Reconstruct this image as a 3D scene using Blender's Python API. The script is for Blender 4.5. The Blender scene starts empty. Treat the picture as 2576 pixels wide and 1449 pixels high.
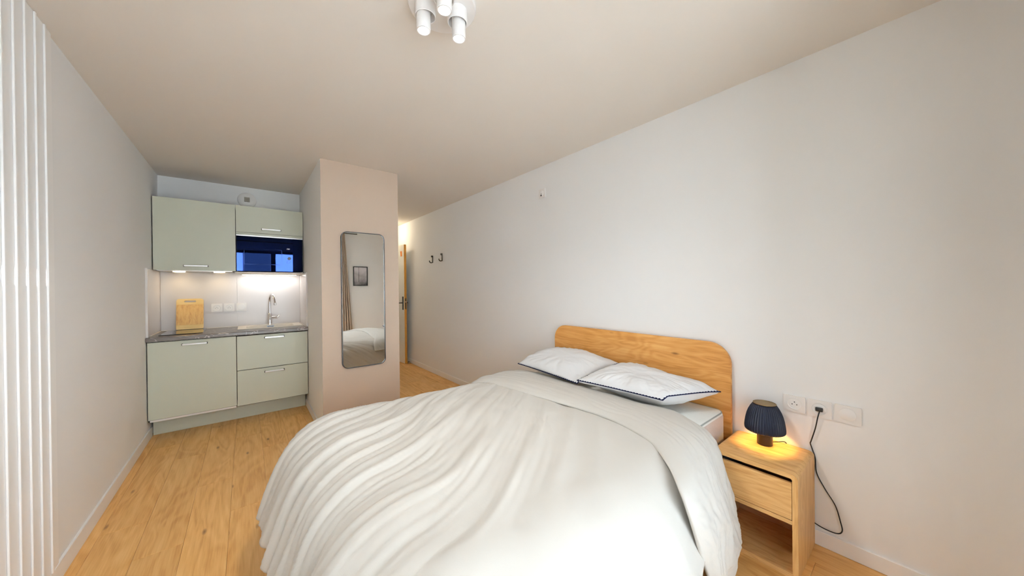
import bpy, bmesh, math, random
import numpy as np
from mathutils import Vector, Matrix, noise

S = bpy.context.scene
COL = S.collection
PI = math.pi
random.seed(7)

# ------------------------------------------------------------------ camera
CAM_H = 1.31
F_PX, YAW, PITCH, ROLL = 835.37, 0.6756, 0.0038, -0.0103
fwd = Vector((math.sin(YAW)*math.cos(PITCH), math.cos(YAW)*math.cos(PITCH), -math.sin(PITCH)))
rgt = Vector((math.cos(YAW), -math.sin(YAW), 0))
up = rgt.cross(fwd)
r2 = rgt*math.cos(ROLL) + up*math.sin(ROLL)
u2 = up*math.cos(ROLL) - rgt*math.sin(ROLL)
cam_d = bpy.data.cameras.new('camera')
cam_d.sensor_width = 36.0
cam_d.lens = F_PX/2576*36.0
cam_d.clip_start = 0.02
cam = bpy.data.objects.new('camera', cam_d)
COL.objects.link(cam)
m = Matrix.Identity(4)
for i in range(3):
    m[i][0], m[i][1], m[i][2] = r2[i], u2[i], -fwd[i]
m[0][3], m[1][3], m[2][3] = 0, 0, CAM_H
cam.matrix_world = m
S.camera = cam

# ------------------------------------------------------------------ world, light, exposure
W = bpy.data.worlds.new('overcast_sky')
S.world = W
W.use_nodes = True
nt = W.node_tree
nt.nodes.clear()
wo = nt.nodes.new('ShaderNodeOutputWorld')
bg = nt.nodes.new('ShaderNodeBackground')
geo = nt.nodes.new('ShaderNodeTexCoord')
sep = nt.nodes.new('ShaderNodeSeparateXYZ')
ramp = nt.nodes.new('ShaderNodeValToRGB')
mr = nt.nodes.new('ShaderNodeMapRange')
mr.inputs['From Min'].default_value = -1
mr.inputs['From Max'].default_value = 1
nt.links.new(geo.outputs['Generated'], sep.inputs[0])
nt.links.new(sep.outputs['Z'], mr.inputs['Value'])
nt.links.new(mr.outputs[0], ramp.inputs[0])
nt.links.new(ramp.outputs[0], bg.inputs[0])
nt.links.new(bg.outputs[0], wo.inputs[0])
e = ramp.color_ramp.elements
e[0].position = 0.0; e[0].color = (0.42, 0.42, 0.40, 1)
e[1].position = 1.0; e[1].color = (0.30, 0.46, 0.80, 1)
x = e.new(0.485); x.color = (0.60, 0.62, 0.62, 1)
x = e.new(0.52); x.color = (0.94, 0.97, 1.0, 1)
x = e.new(0.75); x.color = (0.50, 0.66, 0.92, 1)
SKY = 2.5
bg.inputs[1].default_value = SKY

S.view_settings.view_transform = 'Standard'
S.view_settings.look = 'None'
S.view_settings.gamma = 1.0
S.view_settings.exposure = 0.74
S.view_settings.use_curve_mapping = False
cy = S.cycles
cy.use_denoising = True
cy.max_bounces = 14
cy.diffuse_bounces = 8
cy.glossy_bounces = 6
cy.transparent_max_bounces = 12
cy.sample_clamp_indirect = 6.0
cy.caustics_reflective = False
cy.caustics_refractive = False

# high sun on the far side of the building: it never enters the room, it lights the block across the street
sl_ = bpy.data.lights.new('sun', 'SUN'); sl_.energy = 120.0; sl_.color = (1.0, 0.99, 0.97); sl_.angle = math.radians(0.6)
so_ = bpy.data.objects.new('sun', sl_); COL.objects.link(so_)
so_.rotation_euler = Vector((0.25, -1.0, -0.95)).to_track_quat('-Z', 'Y').to_euler()

# portal over the balcony window (guides the sky light in)
WX0, WX1, WZ0, WZ1, YB = -0.52, 1.46, 0.05, 2.18, -0.42
pl = bpy.data.lights.new('window_portal', 'AREA')
pl.shape = 'RECTANGLE'; pl.size = WX1-WX0; pl.size_y = WZ1-WZ0
pl.cycles.is_portal = True
po = bpy.data.objects.new('window_portal', pl)
po.location = ((WX0+WX1)/2, YB-0.12, (WZ0+WZ1)/2)
po.rotation_euler = (PI/2, 0, 0)
COL.objects.link(po)

def spot(name, loc, energy, color, size=0.03, angle=110, blend=0.8, direction=(0, 0, -1)):
    l = bpy.data.lights.new(name, 'SPOT')
    l.energy = energy; l.color = color; l.shadow_soft_size = size
    l.spot_size = math.radians(angle); l.spot_blend = blend
    o = bpy.data.objects.new(name, l)
    o.location = loc
    o.rotation_euler = Vector(direction).to_track_quat('-Z', 'Y').to_euler()
    COL.objects.link(o)
    return o
def point(name, loc, energy, color, size=0.03):
    l = bpy.data.lights.new(name, 'POINT')
    l.energy = energy; l.color = color; l.shadow_soft_size = size
    o = bpy.data.objects.new(name, l); o.location = loc
    COL.objects.link(o)
    return o

# ------------------------------------------------------------------ materials
def new_mat(name):
    mt = bpy.data.materials.new(name); mt.use_nodes = True
    n = mt.node_tree.nodes; l = mt.node_tree.links
    return mt, n, l, n['Principled BSDF']

def mat(name, col, rough=0.5, metal=0.0, spec=0.5, bump=0.0, bscale=200.0, var=0.0, vscale=8.0, coat=0.0, sheen=0.0, trans=0.0, emit=None, estr=0.0):
    mt, n, l, b = new_mat(name)
    b.inputs['Base Color'].default_value = (*col, 1)
    b.inputs['Roughness'].default_value = rough
    b.inputs['Metallic'].default_value = metal
    b.inputs['Specular IOR Level'].default_value = spec
    b.inputs['Coat Weight'].default_value = coat
    b.inputs['Sheen Weight'].default_value = sheen
    b.inputs['Transmission Weight'].default_value = trans
    if emit:
        b.inputs['Emission Color'].default_value = (*emit, 1)
        b.inputs['Emission Strength'].default_value = estr
    tc = n.new('ShaderNodeTexCoord')
    if bump > 0:
        nz = n.new('ShaderNodeTexNoise'); nz.inputs['Scale'].default_value = bscale
        nz.inputs['Detail'].default_value = 4
        bp = n.new('ShaderNodeBump'); bp.inputs['Strength'].default_value = bump
        bp.inputs['Distance'].default_value = 0.01
        l.new(tc.outputs['Object'], nz.inputs['Vector'])
        l.new(nz.outputs['Fac'], bp.inputs['Height'])
        l.new(bp.outputs[0], b.inputs['Normal'])
    if var > 0:
        nz = n.new('ShaderNodeTexNoise'); nz.inputs['Scale'].default_value = vscale
        mx = n.new('ShaderNodeMix'); mx.data_type = 'RGBA'
        mx.inputs['A'].default_value = (*[c*(1-var) for c in col], 1)
        mx.inputs['B'].default_value = (*[min(1, c*(1+var)) for c in col], 1)
        l.new(tc.outputs['Object'], nz.inputs['Vector'])
        l.new(nz.outputs['Fac'], mx.inputs['Factor'])
        l.new(mx.outputs['Result'], b.inputs['Base Color'])
    return mt

def wood(name, c_lo, c_mid, c_hi, axis='x', scale=1.0, rough=0.45, rand=0.0, knots=True, bump=0.08, spec=0.4, ring=1.0):
    """procedural oak: stretched noise grain + cathedral rings + knots, grain along the given object axis"""
    mt, n, l, b = new_mat(name)
    b.inputs['Roughness'].default_value = rough
    b.inputs['Specular IOR Level'].default_value = spec
    tc = n.new('ShaderNodeTexCoord')
    oi = n.new('ShaderNodeObjectInfo')
    mul = n.new('ShaderNodeVectorMath'); mul.operation = 'SCALE'
    comb = n.new('ShaderNodeCombineXYZ')
    for k in range(3): l.new(oi.outputs['Random'], comb.inputs[k])
    l.new(comb.outputs[0], mul.inputs[0]); mul.inputs['Scale'].default_value = 37.0 if rand > 0 else 0.0
    add = n.new('ShaderNodeVectorMath'); add.operation = 'ADD'
    l.new(tc.outputs['Object'], add.inputs[0]); l.new(mul.outputs[0], add.inputs[1])
    def stretched(along, across):
        mp = n.new('ShaderNodeMapping')
        s = [across*scale]*3
        s['xyz'.index(axis)] = along*scale
        mp.inputs['Scale'].default_value = s
        l.new(add.outputs[0], mp.inputs['Vector'])
        return mp
    # broad cathedral figure
    m1 = stretched(1.1, 6.0)
    big = n.new('ShaderNodeTexNoise'); big.inputs['Scale'].default_value = 1.0; big.inputs['Detail'].default_value = 2.5
    big.inputs['Distortion'].default_value = 0.6
    l.new(m1.outputs[0], big.inputs['Vector'])
    sn = n.new('ShaderNodeMath'); sn.operation = 'MULTIPLY'; sn.inputs[1].default_value = 70.0*ring
    l.new(big.outputs['Fac'], sn.inputs[0])
    si = n.new('ShaderNodeMath'); si.operation = 'SINE'; l.new(sn.outputs[0], si.inputs[0])
    # fine pores
    m2 = stretched(7.0, 170.0)
    fine = n.new('ShaderNodeTexNoise'); fine.inputs['Scale'].default_value = 1.0; fine.inputs['Detail'].default_value = 5
    l.new(m2.outputs[0], fine.inputs['Vector'])
    m3 = stretched(2.2, 26.0)
    mid = n.new('ShaderNodeTexNoise'); mid.inputs['Scale'].default_value = 1.0; mid.inputs['Detail'].default_value = 4
    l.new(m3.outputs[0], mid.inputs['Vector'])
    a1 = n.new('ShaderNodeMath'); a1.operation = 'MULTIPLY_ADD'; a1.inputs[1].default_value = 0.06; a1.inputs[2].default_value = 0.0
    l.new(si.outputs[0], a1.inputs[0])
    a2 = n.new('ShaderNodeMath'); a2.operation = 'MULTIPLY_ADD'; a2.inputs[1].default_value = 0.38
    l.new(fine.outputs['Fac'], a2.inputs[0]); l.new(a1.outputs[0], a2.inputs[2])
    a3 = n.new('ShaderNodeMath'); a3.operation = 'MULTIPLY_ADD'; a3.inputs[1].default_value = 0.55
    l.new(mid.outputs['Fac'], a3.inputs[0]); l.new(a2.outputs[0], a3.inputs[2])
    rm = n.new('ShaderNodeValToRGB')
    el = rm.color_ramp.elements
    el[0].position = 0.30; el[0].color = (*c_lo, 1)
    el[1].position = 0.64; el[1].color = (*c_hi, 1)
    q = el.new(0.46); q.color = (*c_mid, 1)
    l.new(a3.outputs[0], rm.inputs[0])
    out = rm.outputs[0]
    if knots:
        m4 = stretched(3.0, 9.0)
        vo = n.new('ShaderNodeTexVoronoi'); vo.inputs['Scale'].default_value = 1.0
        l.new(m4.outputs[0], vo.inputs['Vector'])
        kr = n.new('ShaderNodeMapRange'); kr.inputs['From Min'].default_value = 0.03; kr.inputs['From Max'].default_value = 0.11
        l.new(vo.outputs['Distance'], kr.inputs['Value'])
        km = n.new('ShaderNodeMix'); km.data_type = 'RGBA'
        km.inputs['A'].default_value = (*[c*0.45 for c in c_lo], 1)
        l.new(kr.outputs[0], km.inputs['Factor']); l.new(out, km.inputs['B'])
        out = km.outputs['Result']
    if rand > 0:
        hs = n.new('ShaderNodeHueSaturation')
        vr = n.new('ShaderNodeMapRange'); vr.inputs['To Min'].default_value = 1-rand; vr.inputs['To Max'].default_value = 1+rand
        l.new(oi.outputs['Random'], vr.inputs['Value']); l.new(vr.outputs[0], hs.inputs['Value'])
        l.new(out, hs.inputs['Color']); out = hs.outputs[0]
    l.new(out, b.inputs['Base Color'])
    bp = n.new('ShaderNodeBump'); bp.inputs['Strength'].default_value = bump; bp.inputs['Distance'].default_value = 0.002
    l.new(fine.outputs['Fac'], bp.inputs['Height']); l.new(bp.outputs[0], b.inputs['Normal'])
    return mt

WALL = mat('wall_paint', (0.85, 0.856, 0.860), 0.85, spec=0.25, bump=0.03, bscale=350)
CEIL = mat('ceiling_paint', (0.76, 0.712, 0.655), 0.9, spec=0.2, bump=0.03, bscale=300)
TAUPE = mat('taupe_wall_paint', (0.52, 0.415, 0.33), 0.85, spec=0.2, bump=0.03, bscale=350)
TRIM = mat('white_trim_paint', (0.88, 0.88, 0.88), 0.45, spec=0.4)
FLOOR = wood('oak_floor', (0.56, 0.28, 0.075), (0.68, 0.38, 0.125), (0.76, 0.46, 0.175), axis='y', rough=0.42, rand=0.07, ring=0.8, spec=0.35)
UNDER = mat('floor_underlay', (0.20, 0.10, 0.045), 0.8)
OAK_H = wood('oak_headboard', (0.42, 0.18, 0.040), (0.55, 0.26, 0.068), (0.64, 0.345, 0.115), axis='y', scale=1.1, rough=0.42)
OAK_N = wood('oak_nightstand_grain_y', (0.50, 0.265, 0.085), (0.62, 0.36, 0.135), (0.70, 0.44, 0.19), axis='y', scale=1.6, rough=0.4, knots=False)
OAK_NZ = wood('oak_nightstand_grain_z', (0.50, 0.265, 0.085), (0.62, 0.36, 0.135), (0.70, 0.44, 0.19), axis='z', scale=1.6, rough=0.4, knots=False)
OAK_DARK = wood('oak_nightstand_back', (0.42, 0.19, 0.08), (0.52, 0.26, 0.12), (0.58, 0.31, 0.15), axis='y', scale=1.6, rough=0.5, knots=False)
BAMBOO = wood('bamboo_board', (0.50, 0.25, 0.06), (0.66, 0.38, 0.11), (0.74, 0.47, 0.17), axis='z', scale=2.0, rough=0.4)
BAMBOO_L = wood('bamboo_band', (0.72, 0.48, 0.16), (0.78, 0.54, 0.21), (0.82, 0.60, 0.26), axis='x', scale=2.0, rough=0.4, knots=False)
DOORW = wood('door_edge_oak', (0.36, 0.14, 0.012), (0.44, 0.19, 0.018), (0.50, 0.23, 0.025), axis='z', scale=3.0, rough=0.5, knots=False)
DOORP = mat('door_white_laminate', (0.80, 0.79, 0.73), 0.5)
SAGE = mat('sage_laminate', (0.585, 0.605, 0.505), 0.42, spec=0.4, bump=0.02, bscale=500)
CARCASS_SHADE = mat('carcass_gap_shade', (0.02, 0.025, 0.022), 0.6)  # near-black carcass colour paints in the shade of the door gaps
CREAM = mat('cream_laminate', (0.80, 0.75, 0.66), 0.5)
SPLASH = mat('splashback_white', (0.68, 0.65, 0.645), 0.22, spec=0.45, bump=0.015, bscale=600)
CHROME = mat('chrome', (0.80, 0.80, 0.82), 0.08, metal=1.0)
ALU = mat('brushed_aluminium', (0.78, 0.77, 0.76), 0.28, metal=0.9)
DKMETAL = mat('dark_metal', (0.05, 0.045, 0.035), 0.4, metal=0.6)
BLACK = mat('black_plastic', (0.012, 0.012, 0.014), 0.35)
BLACKF = mat('black_frame', (0.02, 0.022, 0.025), 0.4)
WPL = mat('white_plastic', (0.82, 0.80, 0.785), 0.3, spec=0.5)
WPL2 = mat('socket_insert_white', (0.86, 0.85, 0.84), 0.25, spec=0.5)
HOBG = mat('hob_glass', (0.010, 0.010, 0.012), 0.04, spec=0.6, coat=0.6)
SINKM = mat('beige_composite', (0.82, 0.765, 0.67), 0.4, bump=0.02, bscale=900)
DUVET = mat('cream_cotton', (0.54, 0.522, 0.482), 0.95, spec=0.1, bump=0.10, bscale=700, sheen=0.15, var=0.015, vscale=3)
PILLOW = mat('white_cotton', (0.68, 0.685, 0.69), 0.95, spec=0.1, bump=0.12, bscale=500, sheen=0.15)
QUILT = mat('mattress_top_fabric', (0.76, 0.79, 0.77), 0.9, spec=0.1, bump=0.25, bscale=60)
MSIDE = mat('mattress_side_fabric', (0.60, 0.54, 0.51), 0.95, spec=0.1, bump=0.3, bscale=400, var=0.08, vscale=120)
STITCH = mat('navy_thread', (0.008, 0.010, 0.035), 0.9, spec=0.1)
PIPING = mat('grey_piping', (0.30, 0.34, 0.34), 0.8)
NAVY = mat('navy_shade', (0.004, 0.008, 0.024), 0.5, spec=0.4)
LBASE = mat('lamp_base_black', (0.006, 0.004, 0.006), 0.4)
BRASS = mat('dull_brass', (0.24, 0.16, 0.06), 0.4, metal=0.5)
CURT = mat('taupe_curtain', (0.55, 0.45, 0.36), 0.95, spec=0.1)
WFRAME = mat('window_frame', (0.10, 0.10, 0.11), 0.4)
DARK = mat('dark_gap', (0.012, 0.011, 0.010), 0.8)
WARM_E = mat('warm_bulb', (1, 0.9, 0.75), 0.4, emit=(1.0, 0.74, 0.40), estr=9.0)
COOL_E = mat('led_strip', (1, 1, 1), 0.4, emit=(1.0, 0.95, 0.87), estr=6.0)
SPOT_E = mat('spot_lens', (1, 1, 0.95), 0.4, emit=(1.0, 0.95, 0.84), estr=5.0)
ORANGE = mat('orange_sticker', (0.75, 0.22, 0.02), 0.5)
BLUEST = mat('blue_print', (0.03, 0.14, 0.32), 0.5)
WHST = mat('white_sticker', (0.85, 0.90, 0.95), 0.4)
BALC = mat('balcony_concrete', (0.55, 0.55, 0.54), 0.9)
FACADE = mat('pale_facade', (0.70, 0.74, 0.80), 0.9)
OUTG = mat('outside_window_glass', (0.06, 0.07, 0.08), 0.1)

def glass_mat():
    mt, n, l, b = new_mat('window_glass')
    n.remove(b)
    out = n['Material Output']
    tr = n.new('ShaderNodeBsdfTransparent'); gl = n.new('ShaderNodeBsdfGlossy'); gl.inputs['Roughness'].default_value = 0.0
    tr.inputs[0].default_value = (0.95, 0.97, 0.96, 1)
    lw = n.new('ShaderNodeLayerWeight'); lw.inputs[0].default_value = 0.5
    pw = n.new('ShaderNodeMath'); pw.operation = 'POWER'; pw.inputs[1].default_value = 5.0
    fr = n.new('ShaderNodeMath'); fr.operation = 'MULTIPLY_ADD'; fr.inputs[1].default_value = 0.9; fr.inputs[2].default_value = 0.04
    l.new(lw.outputs['Facing'], pw.inputs[0]); l.new(pw.outputs[0], fr.inputs[0])
    mx = n.new('ShaderNodeMixShader')
    l.new(fr.outputs[0], mx.inputs[0]); l.new(tr.outputs[0], mx.inputs[1]); l.new(gl.outputs[0], mx.inputs[2])
    l.new(mx.outputs[0], out.inputs[0])
    return mt
GLASS = glass_mat()
def mirror_mat():
    mt, n, l, b = new_mat('mirror_silver')
    b.inputs['Base Color'].default_value = (0.93, 0.945, 0.94, 1); b.inputs['Metallic'].default_value = 1; b.inputs['Roughness'].default_value = 0.0
    return mt
MIRROR = mirror_mat()
def oven_glass():
    mt, n, l, b = new_mat('blue_black_glass')
    b.inputs['Base Color'].default_value = (0.006, 0.0125, 0.048, 1)
    b.inputs['Metallic'].default_value = 1.0
    b.inputs['Roughness'].default_value = 0.02
    b.inputs['Specular IOR Level'].default_value = 0.5
    return mt
OVENG = oven_glass()
OVENW = mat('oven_window_mesh', (0.006, 0.01, 0.03), 0.1, metal=1.0)

def marble(name='grey_marble_laminate'):
    mt, n, l, b = new_mat(name)
    b.inputs['Roughness'].default_value = 0.28
    tc = n.new('ShaderNodeTexCoord')
    nz = n.new('ShaderNodeTexNoise'); nz.inputs['Scale'].default_value = 3.0; nz.inputs['Detail'].default_value = 6
    wv = n.new('ShaderNodeTexNoise'); wv.inputs['Scale'].default_value = 4.2; wv.inputs['Detail'].default_value = 3; wv.inputs['Distortion'].default_value = 1.4
    ab = n.new('ShaderNodeMath'); ab.operation = 'SUBTRACT'; ab.inputs[1].default_value = 0.5
    ab2 = n.new('ShaderNodeMath'); ab2.operation = 'ABSOLUTE'
    mr_ = n.new('ShaderNodeMapRange'); mr_.inputs['From Min'].default_value = 0.0; mr_.inputs['From Max'].default_value = 0.010
    mr_.inputs['To Min'].default_value = 0.75; mr_.inputs['To Max'].default_value = 0.0
    mp = n.new('ShaderNodeMapping'); mp.inputs['Rotation'].default_value = (0.4, 0.5, 0.5); mp.inputs['Scale'].default_value = (1.0, 1.0, 2.0)
    l.new(tc.outputs['Object'], mp.inputs[0]); l.new(mp.outputs[0], wv.inputs['Vector']); l.new(tc.outputs['Object'], nz.inputs['Vector'])
    l.new(wv.outputs['Fac'], ab.inputs[0]); l.new(ab.outputs[0], ab2.inputs[0]); l.new(ab2.outputs[0], mr_.inputs['Value'])
    m1 = n.new('ShaderNodeMix'); m1.data_type = 'RGBA'
    m1.inputs['A'].default_value = (0.10, 0.085, 0.078, 1); m1.inputs['B'].default_value = (0.20, 0.175, 0.16, 1)
    l.new(nz.outputs['Fac'], m1.inputs['Factor'])
    m2 = n.new('ShaderNodeMix'); m2.data_type = 'RGBA'; m2.inputs['B'].default_value = (0.62, 0.58, 0.55, 1)
    l.new(mr_.outputs[0], m2.inputs['Factor']); l.new(m1.outputs['Result'], m2.inputs['A'])
    l.new(m2.outputs['Result'], b.inputs['Base Color'])
    return mt
MARBLE = marble()

def photo_mat():
    """greyscale beach scene: pale sky and cliff, darker slope, dark pole, light foreground"""
    mt, n, l, b = new_mat('monochrome_photo_print')
    b.inputs['Roughness'].default_value = 0.25
    tc = n.new('ShaderNodeTexCoord')
    nz = n.new('ShaderNodeTexNoise'); nz.inputs['Scale'].default_value = 9.0; nz.inputs['Detail'].default_value = 8
    l.new(tc.outputs['Object'], nz.inputs['Vector'])
    sp = n.new('ShaderNodeSeparateXYZ'); l.new(tc.outputs['Object'], sp.inputs[0])
    ad = n.new('ShaderNodeMath'); ad.operation = 'MULTIPLY_ADD'; ad.inputs[1].default_value = 1.6; ad.inputs[2].default_value = 0.34
    l.new(sp.outputs['Z'], ad.inputs[0])
    ax = n.new('ShaderNodeMath'); ax.operation = 'MULTIPLY_ADD'; ax.inputs[1].default_value = 0.5
    l.new(nz.outputs['Fac'], ax.inputs[0]); l.new(ad.outputs[0], ax.inputs[2])
    # dark mast and pale cliff shape of the printed picture
    dx_ = n.new('ShaderNodeMath'); dx_.operation = 'SUBTRACT'; dx_.inputs[1].default_value = -0.032
    l.new(sp.outputs['X'], dx_.inputs[0])
    da_ = n.new('ShaderNodeMath'); da_.operation = 'ABSOLUTE'; l.new(dx_.outputs[0], da_.inputs[0])
    dl_ = n.new('ShaderNodeMath'); dl_.operation = 'LESS_THAN'; dl_.inputs[1].default_value = 0.003; l.new(da_.outputs[0], dl_.inputs[0])
    zg_ = n.new('ShaderNodeMath'); zg_.operation = 'GREATER_THAN'; zg_.inputs[1].default_value = -0.12; l.new(sp.outputs['Z'], zg_.inputs[0])
    mu_ = n.new('ShaderNodeMath'); mu_.operation = 'MULTIPLY'; l.new(dl_.outputs[0], mu_.inputs[0]); l.new(zg_.outputs[0], mu_.inputs[1])
    sb_ = n.new('ShaderNodeMath'); sb_.operation = 'MULTIPLY_ADD'; sb_.inputs[1].default_value = -0.45
    l.new(mu_.outputs[0], sb_.inputs[0]); l.new(ax.outputs[0], sb_.inputs[2])
    ax = sb_
    rm = n.new('ShaderNodeValToRGB'); el = rm.color_ramp.elements
    el[0].position = 0.22; el[0].color = (0.05, 0.05, 0.06, 1)
    el[1].position = 0.78; el[1].color = (0.70, 0.67, 0.70, 1)
    l.new(ax.outputs[0], rm.inputs[0]); l.new(rm.outputs[0], b.inputs['Base Color'])
    return mt
PHOTO = photo_mat()

# ------------------------------------------------------------------ geometry helpers
def link(name, bm, material, parent=None, smooth=False, autos=None):
    me = bpy.data.meshes.new(name)
    bm.normal_update()
    bm.to_mesh(me); bm.free()
    if smooth:
        me.polygons.foreach_set('use_smooth', [True]*len(me.polygons))
    o = bpy.data.objects.new(name, me)
    COL.objects.link(o)
    for mm in (material if isinstance(material, (list, tuple)) else [material]):
        me.materials.append(mm)
    if autos is not None:
        me.polygons.foreach_set('use_smooth', [True]*len(me.polygons))
        me.set_sharp_from_angle(angle=math.radians(autos))
    if parent is not None:
        o.parent = parent
        o.location = -parent.location if parent.type == 'EMPTY' or parent.parent is None else Vector((0, 0, 0))
        if parent.parent is not None: o.location = Vector((0, 0, 0))
    return o

def thing(name, label, cat, loc=(0, 0, 0), group=None):
    o = bpy.data.objects.new(name, None); COL.objects.link(o)
    o.location = loc; o.empty_display_size = 0.05
    o['label'] = label; o['category'] = cat
    if group: o['group'] = group
    return o
def tag(o, label, cat, group=None):
    o['label'] = label; o['category'] = cat
    if group: o['group'] = group
    return o
def struct(o, label=None):
    o['kind'] = 'structure'
    o['label'] = label or o.name
    return o

def box(bm, x0, x1, y0, y1, z0, z1, bev=0.0, seg=2):
    vs = [bm.verts.new((x, y, z)) for z in (z0, z1) for y in (y0, y1) for x in (x0, x1)]
    fs = [(0, 2, 3, 1), (4, 5, 7, 6), (0, 1, 5, 4), (2, 6, 7, 3), (1, 3, 7, 5), (0, 4, 6, 2)]
    faces = [bm.faces.new([vs[i] for i in f]) for f in fs]
    if bev > 0:
        ed = set(e_ for f in faces for e_ in f.edges)
        bmesh.ops.bevel(bm, geom=list(ed), offset=bev, segments=seg, profile=0.6, affect='EDGES')
    return bm
def B(*a, **k):
    bm = bmesh.new(); box(bm, *a, **k); return bm

def lathe(prof, seg=32, c=(0, 0, 0), cap=True, bm=None):
    bm = bm or bmesh.new()
    rings = []
    for r, z in prof:
        rings.append([bm.verts.new((c[0]+r*math.cos(2*PI*k/seg), c[1]+r*math.sin(2*PI*k/seg), c[2]+z)) for k in range(seg)])
    for a, b_ in zip(rings, rings[1:]):
        for k in range(seg):
            bm.faces.new((a[k], a[(k+1) % seg], b_[(k+1) % seg], b_[k]))
    if cap:
        bm.faces.new(rings[0][::-1]); bm.faces.new(rings[-1])
    return bm

def tube(pts, r, seg=10, bm=None, cap=True):
    bm = bm or bmesh.new()
    pts = [Vector(p) for p in pts]
    rr = r if isinstance(r, (list, tuple)) else [r]*len(pts)
    t0 = (pts[1]-pts[0]).normalized()
    ref = Vector((0, 0, 1)) if abs(t0.z) < 0.9 else Vector((1, 0, 0))
    nrm = t0.cross(ref).normalized()
    rings = []
    for i, p in enumerate(pts):
        t = (pts[min(i+1, len(pts)-1)]-pts[max(i-1, 0)]).normalized()
        nrm = (nrm - t*nrm.dot(t)).normalized()
        bn = t.cross(nrm)
        rings.append([bm.verts.new(p + (nrm*math.cos(2*PI*k/seg)+bn*math.sin(2*PI*k/seg))*rr[i]) for k in range(seg)])
    for a, b_ in zip(rings, rings[1:]):
        for k in range(seg):
            bm.faces.new((a[k], a[(k+1) % seg], b_[(k+1) % seg], b_[k]))
    if cap:
        bm.faces.new(rings[0][::-1]); bm.faces.new(rings[-1])
    return bm

def smooth_path(ctrl, n=8):
    """Catmull-Rom through control points"""
    c = [Vector(p) for p in ctrl]
    c = [c[0]*2-c[1]] + c + [c[-1]*2-c[-2]]
    out = []
    for i in range(1, len(c)-2):
        for k in range(n):
            t = k/n
            p0, p1, p2, p3 = c[i-1], c[i], c[i+1], c[i+2]
            out.append(0.5*((2*p1)+(p2-p0)*t+(2*p0-5*p1+4*p2-p3)*t*t+(3*p1-p0-3*p2+p3)*t**3))
    out.append(c[-2])
    return out

def prism(poly, axis, a, b_, bm=None, bev=0.0):
    """extrude a 2D polygon (list of (u,v)) along an axis from a to b_"""
    bm = bm or bmesh.new()
    def P(u, v, w):
        return {'x': (w, u, v), 'y': (u, w, v), 'z': (u, v, w)}[axis]
    A = [bm.verts.new(P(u, v, a)) for u, v in poly]
    C = [bm.verts.new(P(u, v, b_)) for u, v in poly]
    f1 = bm.faces.new(A); f2 = bm.faces.new(C[::-1])
    n_ = len(poly)
    for k in range(n_):
        bm.faces.new((A[(k+1) % n_], A[k], C[k], C[(k+1) % n_]))
    bmesh.ops.recalc_face_normals(bm, faces=bm.faces[:])
    if bev > 0:
        ed = set(f1.edges[:] + f2.edges[:])
        bmesh.ops.bevel(bm, geom=list(ed), offset=bev, segments=2, affect='EDGES')
    return bm

def rrect(u0, u1, v0, v1, r, n=8, corners=(1, 1, 1, 1)):
    """rounded rectangle; corners order: (u1,v1),(u0,v1),(u0,v0),(u1,v0)"""
    cs = [(u1, v1, 0), (u0, v1, 90), (u0, v0, 180), (u1, v0, 270)]
    out = []
    for (cu, cv, a0), on in zip(cs, corners):
        if not on:
            out.append((cu, cv)); continue
        ccu = cu - r if cu == u1 else cu + r
        ccv = cv - r if cv == v1 else cv + r
        for k in range(n+1):
            a = math.radians(a0+90*k/n)
            out.append((ccu+r*math.cos(a), ccv+r*math.sin(a)))
    return out

def grid_mesh(name, P, material, parent=None, closed_u=False, smooth=True):
    """P: (nu,nv,3) array"""
    nu, nv, _ = P.shape
    me = bpy.data.meshes.new(name)
    idx = np.arange(nu*nv).reshape(nu, nv)
    if closed_u: idx = np.vstack([idx, idx[:1]])
    a, b_, c, d = idx[:-1, :-1].ravel(), idx[1:, :-1].ravel(), idx[1:, 1:].ravel(), idx[:-1, 1:].ravel()
    q = np.stack([a, b_, c, d], 1)
    me.from_pydata(P.reshape(-1, 3).tolist(), [], q.tolist())
    me.polygons.foreach_set('use_smooth', [smooth]*len(me.polygons))
    me.materials.append(material)
    o = bpy.data.objects.new(name, me); COL.objects.link(o)
    if parent is not None:
        o.parent = parent
        o.location = -parent.location
    return o

# ------------------------------------------------------------------ room shell
L, R, H = -0.680, 2.2346, 2.465
YK, YH = 4.81, 6.62            # kitchen back wall, hall end wall
CX0, CX1, CY = 0.524, 1.211, 3.35   # partition block
T = 0.12

fl = link('floor', B(L-T, R+T, YB-T, YH+T, -0.12, -0.010), UNDER)
struct(fl, 'oak plank floor of the studio')
# planks: 180 mm wide, running towards the kitchen
PW, PL = 0.18, 1.22
def plank_mesh(wd, ln):
    bm = B(0, wd, 0, ln, -0.0098, 0.0, bev=0.0012, seg=1)
    me = bpy.data.meshes.new('floor_plank'); bm.to_mesh(me); bm.free(); me.materials.append(FLOOR)
    return me
cache = {}
xs = [L]
x0 = -0.085-PW*3
xs = [L] + [x0 + PW*k for k in range(0, 20) if L+0.02 < x0+PW*k < R-0.02] + [R]
offs = [0.0, 0.47, 0.83, 0.21, 0.66, 1.02, 0.35]
for i, (xa, xb) in enumerate(zip(xs, xs[1:])):
    y = YB - offs[i % 7]
    while y < YH:
        ya, yb = max(y, YB), min(y+PL, YH)
        y += PL
        if yb-ya < 0.05: continue
        if xa < CX1-0.01 and ya > YK: continue
        if xa > CX0+0.05 and xb < CX1-0.02 and ya > CY: continue
        key = (round(xb-xa, 4), round(yb-ya, 4))
        if key not in cache: cache[key] = plank_mesh(xb-xa-0.0006, yb-ya-0.0006)
        o = bpy.data.objects.new('plank', cache[key]); COL.objects.link(o)
        o.location = (xa, ya, 0); o.parent = fl

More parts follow.
